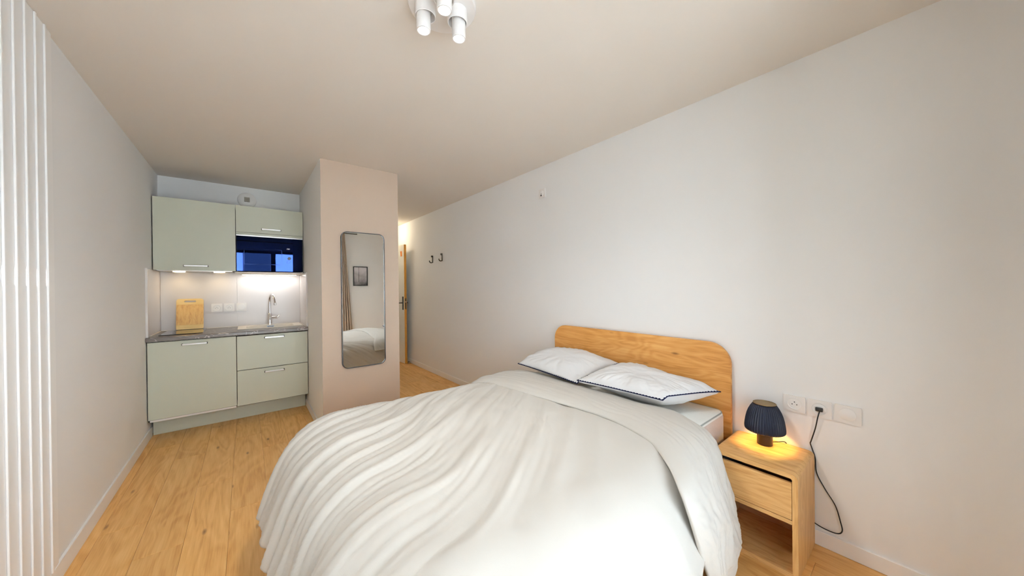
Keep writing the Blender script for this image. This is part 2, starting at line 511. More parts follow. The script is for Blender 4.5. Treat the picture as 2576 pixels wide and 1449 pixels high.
struct(link('ceiling', B(L-T, R+T, YB-T, YH+T, H, H+0.12), CEIL), 'white painted ceiling')
struct(link('wall_left', B(L-T, L, YB-T, YK+T, 0, H), WALL), 'white left wall')
struct(link('wall_right', B(R, R+T, YB-T, YH+T, 0, H), WALL), 'white right wall behind the bed')
struct(link('wall_kitchen', B(L, CX0, YK, YK+T, 0, H), WALL), 'white wall behind the kitchenette')
struct(link('wall_hall', B(CX1, R, YH, YH+T, 0, H), WALL), 'white wall at the end of the entrance passage')
# partition block: white with its front face painted taupe
bm = B(CX0, CX1, CY, YH+T, 0, H)
wp = link('wall_partition', bm, [WALL, TAUPE])
for p in wp.data.polygons:
    if p.normal.y < -0.9: p.material_index = 1
struct(wp, 'partition block with a taupe painted front face')
# back wall with window opening
bm = bmesh.new()
box(bm, L-T, WX0, YB-T, YB, 0, H); box(bm, WX1, R+T, YB-T, YB, 0, H)
box(bm, WX0, WX1, YB-T, YB, WZ1, H); box(bm, WX0, WX1, YB-T, YB, 0, WZ0)
struct(link('wall_back', bm, WALL), 'white window wall behind the viewer')

# baseboards
def baseb(name, poly_axis, a0, a1, pos, side, h=0.074, t=0.012):
    # side: +1 board grows to + direction
    if poly_axis == 'y':
        lo, hi = (pos, pos+t) if side > 0 else (pos-t, pos)
        bm = B(lo, hi, a0, a1, 0.0005, h, bev=0.002, seg=1)
    else:
        lo, hi = (pos, pos+t) if side > 0 else (pos-t, pos)
        bm = B(a0, a1, lo, hi, 0.0005, h, bev=0.002, seg=1)
    return struct(link(name, bm, TRIM), 'white skirting board')
baseb('baseboard_left', 'y', YB+0.002, 4.36, L, +1, h=0.086)
baseb('baseboard_right', 'y', YB+0.002, YH-0.002, R, -1)
baseb('baseboard_partition', 'y', CY+0.002, 4.36, CX0, -1)
baseb('baseboard_hall', 'y', CY+0.002, YH-0.002, CX1, +1)
baseb('baseboard_front', 'x', CX0, CX1, CY, -1)
baseb('baseboard_back', 'x', WX1+0.02, R-0.02, YB, +1)

# ------------------------------------------------------------------ window behind the camera
wn = bpy.data.objects.new('window_1', None); COL.objects.link(wn); wn.location = ((WX0+WX1)/2, YB-0.06, WZ0)
struct(wn, 'tall balcony window with dark frame')
bm = bmesh.new()
y0, y1 = YB-0.065, YB-0.010
xm = 0.50
for a, b_ in ((WX0, WX0+0.05), (WX1-0.05, WX1), (xm-0.045, xm+0.045)):
    box(bm, a, b_, y0, y1, WZ0, WZ1)
for a, b_ in ((WZ0, WZ0+0.07), (WZ1-0.06, WZ1)):
    box(bm, WX0, WX1, y0+0.002, y1-0.002, a, b_)
link('window_frame', bm, WFRAME, wn)
for a, b_ in ((WX0+0.045, xm-0.04), (xm+0.04, WX1-0.045)):
    link('pane', B(a, b_, YB-0.040, YB-0.034, WZ0+0.06, WZ1-0.05), GLASS, wn)
# balcony outside
bl = thing('balcony', 'concrete balcony with a dark bar railing outside the window', 'balcony', (0.3, -1.2, -0.2))
link('balcony_slab', B(-1.6, 2.2, -1.75, YB-T-0.01, -0.15, -0.02), BALC, bl)
link('added_shade_slab', B(-1.9, 2.6, -1.95, YB-T-0.01, 2.52, 2.70), BALC, bl)  # unseen slab added to keep high sky light off the near bed
link('top_rail', B(-1.6, 2.2, -1.70, -1.66, 1.02, 1.06), DKMETAL, bl)
link('bottom_rail', B(-1.6, 2.2, -1.70, -1.66, 0.06, 0.09), DKMETAL, bl)
for k in range(30):
    xk = -1.55+k*0.125
    link('railing_bar', B(xk, xk+0.014, -1.687, -1.673, 0.09, 1.02), DKMETAL, bl)

# pale apartment block across the street (mirrored in the microwave glass, sends daylight back)
ap = thing('apartment_building', 'pale apartment block across the street beyond the balcony window', 'building', (0, -11, -12))
link('facade', B(-9, 10, -14, -11, -12, 5.5), FACADE, ap)
for zr_ in (-4.2, -1.1, 2.0):
    for k in range(7):
        xw = -7.6+k*2.5
        w_ = link('window', B(xw, xw+1.1, -11.0, -10.97, zr_, zr_+1.3), WFRAME, ap)
        pn = link('pane', B(xw+0.07, xw+1.03, -10.97, -10.96, zr_+0.07, zr_+1.23), OUTG, w_)

def curtain(x0, x1b, x1t, y, z0, z1, n, label, amp=0.035):
    ns, nz = n*14, 14
    P = np.zeros((ns, nz, 3))
    for i in range(ns):
        s = i/(ns-1)
        for j in range(nz):
            t = j/(nz-1)
            xe = x1b*(1-t)+x1t*t
            ph = s*n*2*PI
            P[i, j] = (x0+(xe-x0)*s, y+amp*math.sin(ph)*(1-0.3*t)+0.006*math.sin(ph*2.3+t*3), z0+(z1-z0)*t)
    o = grid_mesh('curtain', P, CURT)
    md = o.modifiers.new('thick', 'SOLIDIFY'); md.thickness = 0.004
    tag(o, label, 'curtain', 'curtains beside the window')
    return o
curtain(1.435, 1.645, 1.50, YB+0.075, 0.02, 2.36, 4, 'taupe curtain gathered at the window side nearer the picture')
curtain(-0.66, -0.30, -0.33, YB+0.075, 0.02, 2.36, 6, 'taupe curtain drawn across the window side near the ribbed wall')
rod = thing('curtain_rod', 'thin dark curtain rod above the balcony window', 'curtain rod', (0.5, YB+0.075, 2.38))
link('rod', tube([(-0.67, YB+0.075, 2.375), (1.72, YB+0.075, 2.375)], 0.009), DKMETAL, rod)
for xx in (-0.5, 1.35):
    link('bracket', B(xx-0.01, xx+0.01, YB+0.001, YB+0.085, 2.385, 2.40), DKMETAL, rod)

# framed photo on the back wall (seen in the mirror)
pf = thing('picture_frame', 'black framed monochrome beach photograph on the wall, seen in the mirror', 'picture', (1.79, YB, 1.55))
px0, px1, pz0, pz1 = 1.656, 1.924, 1.36, 1.742
bm = bmesh.new()
for a in ((px0, px1, pz0, pz0+0.014), (px0, px1, pz1-0.014, pz1), (px0, px0+0.014, pz0+0.0141, pz1-0.0141), (px1-0.014, px1, pz0+0.0141, pz1-0.0141)):
    box(bm, a[0], a[1], YB+0.0005, YB+0.022, a[2], a[3])
link('frame', bm, BLACKF, pf)
o = link('photo_print', B(px0+0.012-1.79, px1-0.012-1.79, YB+0.002-YB, YB+0.008-YB, pz0+0.012-1.55, pz1-0.012-1.55), PHOTO, pf)
o.location = (0, 0, 0)

# ------------------------------------------------------------------ ribbed wall panel (left)
rp = thing('ribbed_wall_panel', 'tall white ribbed panel covering the left wall from skirting to ceiling', 'wall panel', (L, 2.1, 0.09))
link('backing_board', B(L+0.0005, L+0.010, 1.00, 2.448, 0.087, H-0.001), TRIM, rp)
rib = bmesh.new()
box(rib, L+0.0101, L+0.017, -0.006, 0.006, 0.088, H-0.003, bev=0.003, seg=2)
ro = link('rib', rib, TRIM, rp, autos=40)
ro.location = (-rp.location[0], 2.375-rp.location[1], -rp.location[2])
for k in range(1, 16):
    o = ro.copy(); COL.objects.link(o); o.parent = rp
    o.location = (-rp.location[0], 2.375-0.0835*k-rp.location[1], -rp.location[2])

# ------------------------------------------------------------------ kitchenette
KF = 4.215       # lower front plane
XD = -0.077      # division between units
def bar_handle(x0, x1, y_face, z, parent):
    """flat bow handle: dark feet and a bright bar"""
    g = 0.026
    h = link('handle', B(x0+0.004, x1-0.004, y_face-g-0.004, y_face-g+0.003, z-0.0065, z+0.0065, bev=0.0015), ALU, parent)
    for a in (x0, x1-0.009):
        link('handle_foot', B(a, a+0.009, y_face-g-0.002, y_face-0.0002, z-0.008, z+0.008, bev=0.001), DKMETAL, parent)
    return h

# lower left unit (integrated fridge)
u = thing('fridge_cabinet', 'wide sage green lower cabinet door under the hob, with white bottom strip', 'cabinet', (-0.38, 4.5, 0.17), 'lower kitchen cabinets')
link('carcass', B(L+0.006, XD-0.003, KF+0.021, YK-0.012, 0.16, 0.858), CARCASS_SHADE, u)
d = link('door', B(L+0.008, XD-0.0025, KF, KF+0.019, 0.178, 0.853, bev=0.001, seg=1), SAGE, u)
bar_handle(-0.458, -0.284, KF, 0.818, u)
link('bottom_strip', B(L+0.018, XD-0.006, KF+0.002, KF+0.020, 0.159, 0.1755, bev=0.001, seg=1), WPL, u)['label'] = 'white plastic strip under the door'
link('strip_end_cap', B(L+0.013, L+0.0175, KF+0.004, KF+0.02, 0.159, 0.1755), DKMETAL, u)
link('strip_end_cap', B(XD-0.0055, XD-0.001, KF+0.004, KF+0.02, 0.159, 0.1755), DKMETAL, u)
# lower right unit with two drawers
u = thing('drawer_cabinet', 'sage green lower cabinet with two drawers under the sink', 'cabinet', (0.22, 4.5, 0.16), 'lower kitchen cabinets')
link('carcass', B(XD+0.003, CX0-0.006, KF+0.021, YK-0.012, 0.160, 0.715), CARCASS_SHADE, u)
for za, zb in ((0.5165, 0.850), (0.168, 0.5105)):
    link('drawer_front', B(XD+0.0025, CX0-0.006, KF, KF+0.019, za, zb, bev=0.001, seg=1), SAGE, u)
for zz, xa, xb in ((0.820, 0.141, 0.310), (0.473, 0.139, 0.308)):
    bar_handle(xa, xb, KF, zz, u)
tag(link('plinth', B(L+0.014, CX0-0.014, 4.372, 4.390, 0.0008, 0.158), SAGE), 'sage green plinth board below the lower cabinets', 'plinth')

# worktop with sink cut-out
sx0, sx1, sy0, sy1 = -0.072, 0.500, 4.385, 4.765
bx0, bx1, by0, by1 = 0.00, 0.42, 4.43, 4.68
bm = bmesh.new()
WY0, WY1, wz0, wz1 = 4.19, YK-0.011, 0.8605, 0.8985
xs_ = [L+0.003, bx0-0.012, bx1+0.012, CX0-0.003]
ys_ = [WY0+0.008, by0-0.012, by1+0.012, WY1]
def quad(bm, pts): bm.faces.new([bm.verts.new(p) for p in pts])
prof = [(WY1, wz0), (WY0+0.006, wz0), (WY0+0.0015, wz0+0.002), (WY0, wz0+0.008), (WY0, wz1-0.010), (WY0+0.003, wz1-0.003), (WY0+0.010, wz1)]
for a, b_ in zip(prof, prof[1:]):
    quad(bm, [(xs_[0], a[0], a[1]), (xs_[0], b_[0], b_[1]), (xs_[3], b_[0], b_[1]), (xs_[3], a[0], a[1])])
ys_[0] = WY0+0.010
for i in range(3):
    for j in range(3):
        if i == 1 and j == 1: continue
        quad(bm, [(xs_[i], ys_[j], wz1), (xs_[i+1], ys_[j], wz1), (xs_[i+1], ys_[j+1], wz1), (xs_[i], ys_[j+1], wz1)])
for xx in (xs_[0], xs_[3]):
    bm.faces.new([bm.verts.new((xx, y_, z_)) for y_, z_ in prof+[(WY1, wz1)]])
for (xa, ya, xb, yb) in ((xs_[1], ys_[1], xs_[2], ys_[1]), (xs_[2], ys_[1], xs_[2], ys_[2]), (xs_[2], ys_[2], xs_[1], ys_[2]), (xs_[1], ys_[2], xs_[1], ys_[1])):
    quad(bm, [(xa, ya, wz1), (xb, yb, wz1), (xb, yb, wz0), (xa, ya, wz0)])
bmesh.ops.remove_doubles(bm, verts=bm.verts[:], dist=1e-5)
bmesh.ops.recalc_face_normals(bm, faces=bm.faces[:])
tag(link('worktop', bm, MARBLE), 'dark grey marble-look worktop with thin white veins', 'worktop')

# sink
sk = thing('sink', 'beige composite inset sink in the right half of the worktop', 'sink', (0.2, 4.57, 0.9))
bm = bmesh.new()
zr = 0.9040
def ring(bm, a, b_):
    """quad ring between rounded rectangles a and b_ (x0,x1,y0,y1,z,r)"""
    pa = rrect(a[0], a[1], a[2], a[3], a[5], 5); pb = rrect(b_[0], b_[1], b_[2], b_[3], b_[5], 5)
    va = [bm.verts.new((u_, v_, a[4])) for u_, v_ in pa]; vb = [bm.verts.new((u_, v_, b_[4])) for u_, v_ in pb]
    k = len(va)
    for i in range(k): bm.faces.new((va[i], va[(i+1) % k], vb[(i+1) % k], vb[i]))
    return vb
ring(bm, (sx0, sx1, sy0, sy1, wz1+0.0004, 0.006), (sx0+0.001, sx1-0.001, sy0+0.001, sy1-0.001, zr, 0.006))
ring(bm, (sx0+0.001, sx1-0.001, sy0+0.001, sy1-0.001, zr, 0.006), (bx0, bx1, by0, by1, zr, 0.035))
ring(bm, (bx0, bx1, by0, by1, zr, 0.035), (bx0+0.004, bx1-0.004, by0+0.004, by1-0.004, zr-0.008, 0.035))
vb = ring(bm, (bx0+0.004, bx1-0.004, by0+0.004, by1-0.004, zr-0.008, 0.035), (bx0+0.012, bx1-0.012, by0+0.012, by1-0.012, 0.745, 0.04))
bm.faces.new(vb)
bmesh.ops.remove_doubles(bm, verts=bm.verts[:], dist=1e-5)
bmesh.ops.recalc_face_normals(bm, faces=bm.faces[:])
link('basin', bm, SINKM, sk, autos=35)
link('drain', lathe([(0.0, 0), (0.035, 0), (0.040, 0.002), (0.040, 0.0)], 24, (0.21, 4.56, 0.7458), cap=False), CHROME, sk)
st = link('sticker', B(0.180, 0.250, by1-0.0075, by1-0.0063, 0.866, 0.902), WHST, sk)
st['label'] = 'small white label with blue printing'
bm = bmesh.new()
for a in (0.190, 0.2345):
    box(bm, a, a+0.006, by1-0.0082, by1-0.0076, 0.872, 0.892)
for a in (0.200, 0.209, 0.218, 0.227):
    box(bm, a, a+0.005, by1-0.0082, by1-0.0076, 0.883, 0.892)
link('sticker_print', bm, BLUEST, sk)

# faucet
fx, fy = 0.212, 4.722
fc = thing('kitchen_faucet', 'chrome gooseneck mixer tap behind the sink', 'faucet', (fx, fy, zr))
link('base', lathe([(0.028, 0), (0.028, 0.006), (0.0235, 0.010), (0.0225, 0.118), (0.016, 0.126), (0.0135, 0.132)], 28, (fx, fy, zr+0.0002)), CHROME, fc, autos=40)
ctrl = [(fx, fy, 1.03), (fx, fy, 1.10), (fx, fy, 1.17), (fx+0.003, fy-0.012, 1.215), (fx+0.012, fy-0.050, 1.248), (fx+0.024, fy-0.095, 1.243), (fx+0.035, fy-0.135, 1.205), (fx+0.040, fy-0.153, 1.165), (fx+0.042, fy-0.160, 1.142)]
link('spout', tube(smooth_path(ctrl, 6), 0.0115, 14), CHROME, fc, autos=50)
link('nozzle', tube([(fx+0.0415, fy-0.158, 1.158), (fx+0.0425, fy-0.162, 1.132)], 0.0135, 14), ALU, fc, autos=50)
link('side_body', tube([(fx+0.015, fy-0.004, 0.985), (fx+0.068, fy-0.018, 0.987)], 0.0165, 16), CHROME, fc, autos=50)
link('lever', tube([(fx+0.062, fy-0.016, 0.985), (fx+0.078, fy-0.020, 0.992), (fx+0.092, fy-0.024, 1.022)], [0.012, 0.008, 0.004], 12), CHROME, fc, autos=50)

# hob
hb = thing('hob', 'black glass two-zone hob set in the worktop', 'hob', (-0.46, 4.54, 0.9))
link('glass_plate', B(-0.618, -0.325, 4.315, 4.765, 0.8990, 0.9050, bev=0.0015, seg=1), HOBG, hb)
bm = bmesh.new()
for cy_ in (4.43, 4.63):
    rr_ = 0.085 if cy_ > 4.5 else 0.07
    lathe([(rr_, 0), (rr_+0.002, 0.0002), (rr_+0.002, 0)], 40, (-0.47, cy_, 0.9051), cap=False, bm=bm)
link('cooking_zone_ring', bm, mat('grey_zone_print', (0.12, 0.12, 0.12), 0.4), hb)

# chopping board leaning on the splashback
cb = thing('chopping_board', 'bamboo chopping board leaning on the splashback over the hob', 'chopping board', (-0.45, 4.72, 0.905))
def board_piece(z0, z1, slot=False, rt=0.0, rb=0.0):
    """in local flat coords (u across, w up)"""
    return None
bw, bh, bt = 0.204, 0.315, 0.014
ang = math.radians(9)
def lean(bm):
    for v in bm.verts:
        u_, t_, w_ = v.co
        # rotate about the lower front edge leaning back (+Y)
        y = t_*math.cos(ang) + w_*math.sin(ang)
        z = -t_*math.sin(ang) + w_*math.cos(ang)
        v.co = (-0.452+u_, 4.730+y, 0.9085+z)
    return bm
bm = bmesh.new()
outer = rrect(-bw/2, bw/2, 0.255, bh, 0.022, 6, (1, 1, 0, 0))
inner = rrect(-0.044, 0.044, 0.279, 0.296, 0.0084, 6)
def holed(outer, inner, t0, t1):
    bm = bmesh.new()
    res = []
    for t_ in (t0, t1):
        vo = [bm.verts.new((u_, t_, w_)) for u_, w_ in outer]
        vi = [bm.verts.new((u_, t_, w_)) for u_, w_ in inner]
        eo = [bm.edges.new((vo[i], vo[(i+1) % len(vo)])) for i in range(len(vo))]
        ei = [bm.edges.new((vi[i], vi[(i+1) % len(vi)])) for i in range(len(vi))]
        bmesh.ops.triangle_fill(bm, use_beauty=True, edges=eo+ei)
        res.append((vo, vi))
    (vo0, vi0), (vo1, vi1) = res
    for a, b_ in ((vo0, vo1), (vi0, vi1)):
        for i in range(len(a)):
            j = (i+1) % len(a)
            bm.faces.new((a[i], a[j], b_[j], b_[i]))
    bmesh.ops.recalc_face_normals(bm, faces=bm.faces[:])
    return bm
link('top_band', lean(holed(outer, inner, 0, bt)), BAMBOO_L, cb)['label'] = 'pale bamboo band with hand slot'
link('board', lean(prism(rrect(-bw/2, bw/2, 0.045, 0.2547, 0.001, 1), 'y', 0, bt)), BAMBOO, cb)
link('bottom_band', lean(prism(rrect(-bw/2, bw/2, 0.0, 0.0447, 0.012, 5, (0, 0, 1, 1)), 'y', 0, bt)), BAMBOO_L, cb)['label'] = 'pale bamboo bottom band'

# splashback panels
zs0, zs1 = 0.8990, 1.492
o = thing('splashback', 'glossy off-white splashback panels around the worktop', 'splashback', (0, YK, 0.9))
link('back_panel', B(L+0.011, XD-0.001, YK-0.010, YK-0.0005, zs0, zs1), SPLASH, o)
link('back_panel', B(XD+0.0005, CX0-0.011, YK-0.010, YK-0.0005, zs0, zs1), SPLASH, o)
link('side_panel', B(L+0.0005, L+0.010, 4.235, YK-0.001, zs0, zs1+0.008), SPLASH, o)
link('side_panel', B(CX0-0.010, CX0-0.0005, 4.235, YK-0.001, zs0, zs1-0.004), SPLASH, o)
link('edge_trim', B(L+0.0005, L+0.014, 4.222, 4.2345, zs0, zs1+0.014), WPL, o)
link('edge_trim', B(CX0-0.012, CX0-0.0005, 4.228, 4.2345, zs0, zs1-0.002), WPL, o)
bm = bmesh.new()
box(bm, L+0.0105, L+0.016, 4.32, YK-0.012, zs0, zs0+0.005); box(bm, L+0.0165, sx0-0.002, YK-0.016, YK-0.0102, zs0, zs0+0.005)
box(bm, CX0-0.016, CX0-0.0105, 4.26, YK-0.012, zs0, zs0+0.005); box(bm, sx0, CX0-0.018, YK-0.016, YK-0.0102, zs0, zs0+0.005)
link('sealant_bead', bm, CREAM, o)

# upper cabinets
UF = 4.49
u = thing('upper_cabinet', 'tall sage green wall cabinet with hood lights beneath, above the hob', 'cabinet', (-0.38, 4.65, 1.5), 'upper kitchen cabinets')
link('carcass', B(L+0.009, XD-0.003, UF+0.021, YK-0.001, 1.511, 2.186), CARCASS_SHADE, u)
link('door', B(L+0.009, XD-0.0022, UF, UF+0.019, 1.502, 2.190, bev=0.001, seg=1), SAGE, u)
bar_handle(-0.468, -0.289, UF, 1.546, u)
link('hood_underside', B(L+0.03, XD-0.03, UF+0.022, YK-0.02, 1.497, 1.5105), ALU, u)['label'] = 'grey extractor underside'
for xc in (-0.515, -0.215):
    link('hood_lamp', lathe([(0.042, -0.004), (0.045, 0.0), (0.045, 0.004)], 28, (xc, 4.64, 1.4925)), WARM_E, u)['label'] = 'lit round hood lamp'
u = thing('flap_cabinet', 'low sage green flap cabinet above the built-in microwave', 'cabinet', (0.22, 4.65, 1.88), 'upper kitchen cabinets')
link('carcass', B(XD+0.003, CX0-0.008, UF+0.021, YK-0.001, 1.885, 2.188), SAGE, u)
link('flap_door', B(XD+0.002, CX0-0.006, UF, UF+0.019, 1.914, 2.190, bev=0.001, seg=1), SAGE, u)
link('lower_rail', B(XD+0.002, CX0-0.006, UF+0.001, UF+0.019, 1.886, 1.911, bev=0.001, seg=1), SAGE, u)
bar_handle(0.136, 0.312, UF, 1.957, u)
link('side_panel', B(XD+0.0025, XD+0.016, UF+0.012, YK-0.012, 1.497, 1.8845), SAGE, u)
link('side_panel', B(CX0-0.019, CX0-0.0065, UF+0.012, YK-0.012, 1.497, 1.8845), SAGE, u)

# microwave
mw = thing('microwave', 'built-in black glass microwave below the flap cabinet', 'microwave', (0.22, 4.65, 1.5))
mx0, mx1 = XD+0.004, CX0-0.010
link('body', B(mx0+0.016, mx1-0.014, UF+0.014, YK-0.03, 1.505, 1.870), BLACK, mw)
link('door_glass', B(mx0, mx1, UF-0.004, UF+0.0115, 1.504, 1.874, bev=0.0015, seg=1), OVENG, mw)['label'] = 'glossy dark blue glass door reflecting the window'
link('top_trim', B(mx0, mx1, UF-0.003, UF+0.011, 1.8745, 1.8850), ALU, mw)
bm = bmesh.new()
wx0, wx1, wzA, wzB = -0.012, 0.318, 1.575, 1.745
for a in ((wx0, wx1, wzB-0.004, wzB), (wx0, wx1, wzA, wzA+0.006), (wx0, wx0+0.004, wzA+0.0061, wzB-0.0041), (wx1-0.004, wx1, wzA+0.0061, wzB-0.0041)):
    box(bm, a[0], a[1], UF-0.0052, UF-0.0041, a[2], a[3])
link('window_outline', bm, OVENW, mw)
link('control_knob', lathe([(0.016, 0), (0.016, 0.014), (0.014, 0.016)], 24), BLACK, mw).matrix_local = Matrix.Translation(Vector((0.385, UF-0.0042, 1.652))-mw.location) @ Matrix.Rotation(PI/2, 4, 'X')
bm = bmesh.new()
for a in ((0.360, 0.392, 1.600, 1.6015), (0.360, 0.392, 1.625, 1.6265), (0.360, 0.3615, 1.6016, 1.6249), (0.3905, 0.392, 1.6016, 1.6249)):
    box(bm, a[0], a[1], UF-0.0052, UF-0.0041, a[2], a[3])
link('open_button', bm, BLACK, mw)
# badge: small dark-red and blue lettering block
o = link('badge', B(0.360, 0.392, UF-0.0054, UF-0.0041, 1.752, 1.766), mat('badge_plate', (0.05, 0.04, 0.08), 0.4), mw)
o['label'] = 'small badge with pale letters'
def text_obj(name, body, size, loc, rot, material, parent, ext=0.0004):
    c = bpy.data.curves.new(name, 'FONT'); c.body = body; c.size = size; c.extrude = ext
    c.align_x = 'CENTER'; c.align_y = 'CENTER'
    t = bpy.data.objects.new(name, c); COL.objects.link(t)
    t.rotation_euler = rot; t.location = loc
    bpy.context.view_layer.update()
    me = bpy.data.meshes.new_from_object(t)
    bpy.data.objects.remove(t)
    o = bpy.data.objects.new(name, me); COL.objects.link(o)
    me.materials.clear(); me.materials.append(material)
    o.rotation_euler = rot; o.parent = parent; o.location = Vector(loc)-parent.location
    return o
text_obj('badge_letters', 'Tipl', 0.013, (0.378, UF-0.0056, 1.759), (PI/2, 0, 0), WPL, mw)
tag(link('microwave_shelf', B(XD-0.012, CX0-0.0125, UF-0.010, YK-0.012, 1.4825, 1.4960, bev=0.001, seg=1), CREAM), 'thin cream shelf board under the microwave', 'shelf')
sl = thing('light_strip', 'thin LED strip light under the microwave shelf', 'lamp', (0.22, 4.74, 1.478))
link('housing', B(-0.035, 0.475, 4.700, 4.730, 1.474, 1.4822), CREAM, sl)
link('diffuser', B(-0.030, 0.470, 4.703, 4.727, 1.4705, 1.4738), COOL_E, sl)
link('end_knob', lathe([(0.006, 0), (0.006, 0.012)], 14, (-0.02, 4.60, 1.470)), CREAM, sl)

# kitchen sockets
def plate_mesh(name, parent, sx, sz, origin, axis, mat_=WPL, r=0.006, th=0.009, corner=0.004):
    """plate on wall; axis 'y' -> faces -Y at y=origin[1]; axis 'x' -> faces -X"""
    if axis == 'y':
        bm = prism(rrect(origin[0]-sx/2, origin[0]+sx/2, origin[2]-sz/2, origin[2]+sz/2, corner, 4), 'y', origin[1]-th, origin[1]-0.0003)
    else:
        bm = prism(rrect(origin[1]-sx/2, origin[1]+sx/2, origin[2]-sz/2, origin[2]+sz/2, corner, 4), 'x', origin[0]-th, origin[0]-0.0003)
    return link(name, bm, mat_, parent, autos=30)
def disc(name, parent, c, rad, depth, axis, mat_, prof=None, seg=32):
    prof = prof or [(rad, 0), (rad, depth*0.7), (rad*0.94, depth)]
    bm = lathe(prof, seg)
    rot = Matrix.Rotation(PI/2, 4, 'X') if axis == 'y' else Matrix.Rotation(-PI/2, 4, 'Y')
    bmesh.ops.transform(bm, matrix=Matrix.Translation(Vector(c)) @ rot, verts=bm.verts[:])
    return link(name, bm, mat_, parent, autos=35)
def pins(parent, c, axis, pts, rad=0.0025):
    bm = bmesh.new()
    for (a, z) in pts:
        q = bmesh.new(); lathe([(rad, 0), (rad, 0.0008)], 12, bm=q)
        rot = Matrix.Rotation(PI/2, 4, 'X') if axis == 'y' else Matrix.Rotation(-PI/2, 4, 'Y')
        cc = Vector(c) + (Vector((a, 0, z)) if axis == 'y' else Vector((0, a, z)))
        bmesh.ops.transform(q, matrix=Matrix.Translation(cc) @ rot, verts=q.verts[:])
        me = bpy.data.meshes.new('t'); q.to_mesh(me); q.free(); bm.from_mesh(me); bpy.data.meshes.remove(me)
    return link('pin_hole', bm, BLACK, parent)
RING = [(0.034, 0.0), (0.034, 0.003), (0.031, 0.003), (0.029, 0.0012), (0.0, 0.0012)]
SPY = YK-0.010
for xc, lab in ((-0.247, 'kitchen socket nearest the chopping board'), (-0.145, 'middle kitchen socket between the other socket and the blank plate')):
    s = thing('power_socket', 'white three-pin ' + lab, 'socket', (xc, SPY, 1.115), 'electrical plates over the worktop')
    plate_mesh('plate', s, 0.088, 0.088, (xc, SPY, 1.115), 'y')
    disc('socket_face', s, (xc, SPY-0.0091, 1.113), 0.032, 0.003, 'y', WPL2, [(0.033, 0.0), (0.033, 0.004), (0.0305, 0.004), (0.029, 0.001), (0.0005, 0.001)])
    pins(s, (xc, SPY-0.0104, 1.113), 'y', [(-0.0095, -0.003), (0.0095, -0.003), (0, 0.008)])
s = thing('blank_plate', 'white round-centred cover plate beside the kitchen sockets', 'cover plate', (-0.040, SPY, 1.113), 'electrical plates over the worktop')
plate_mesh('plate', s, 0.088, 0.088, (-0.040, SPY, 1.115), 'y')
disc('cable_cover', s, (-0.042, SPY-0.0091, 1.116), 0.032, 0.005, 'y', WPL2)

# air vent on the wall over the cabinets
av = thing('air_vent', 'round white air vent with small grille above the cabinets', 'vent', (0.020, YK, 2.318))
disc('vent_disc', av, (0.020, YK-0.0003, 2.318), 0.086, 0.022, 'y', WPL, [(0.086, 0.0), (0.085, 0.006), (0.076, 0.015), (0.05, 0.021), (0.0005, 0.022)], 48)
link('grille_opening', B(-0.004, 0.044, YK-0.026, YK-0.0225, 2.298, 2.350), DARK, av)
for k in range(4):
    zz = 2.302+k*0.013
    link('slat', B(-0.003, 0.043, YK-0.030, YK-0.0262, zz, zz+0.0075), mat('vent_slat_beige', (0.55, 0.50, 0.42), 0.6) if k == 0 else bpy.data.materials['vent_slat_beige'], av)

# lights under the hood and under the shelf
for xc in (-0.515, -0.215):
    spot('hood_lamp_light', (xc, 4.66, 1.486), 0.7, (1.0, 0.80, 0.48), 0.03, 140, 0.9, (0, 0.25, -1))
al = bpy.data.lights.new('strip_light', 'AREA'); al.shape = 'RECTANGLE'; al.size = 0.48; al.size_y = 0.02
al.energy = 0.6; al.color = (1.0, 0.96, 0.90)
ao = bpy.data.objects.new('strip_light', al); ao.location = (0.22, 4.715, 1.4695); COL.objects.link(ao)

# ------------------------------------------------------------------ mirror on the partition
mi = thing('wall_mirror', 'tall rounded wall mirror with thin black frame on the taupe partition', 'mirror', (0.87, CY, 0.57))
mx = (0.679, 1.066, 0.572, 1.834)
MY = CY-0.001
outer = rrect(mx[0], mx[1], mx[2], mx[3], 0.055, 10); inner = rrect(mx[0]+0.006, mx[1]-0.006, mx[2]+0.006, mx[3]-0.006, 0.049, 10)
bm = holed(outer, inner, MY-0.026, MY)
link('frame', bm, BLACKF, mi)
link('mirror_glass', prism(rrect(mx[0]+0.0055, mx[1]-0.0055, mx[2]+0.0055, mx[3]-0.0055, 0.0495, 10), 'y', MY-0.018, MY-0.003), MIRROR, mi)

# ------------------------------------------------------------------ hall door and fittings
dr = bpy.data.objects.new('door_1', None); COL.objects.link(dr); dr.location = (2.12, 5.58, 0)
struct(dr, 'white interior door standing open in the entrance passage')
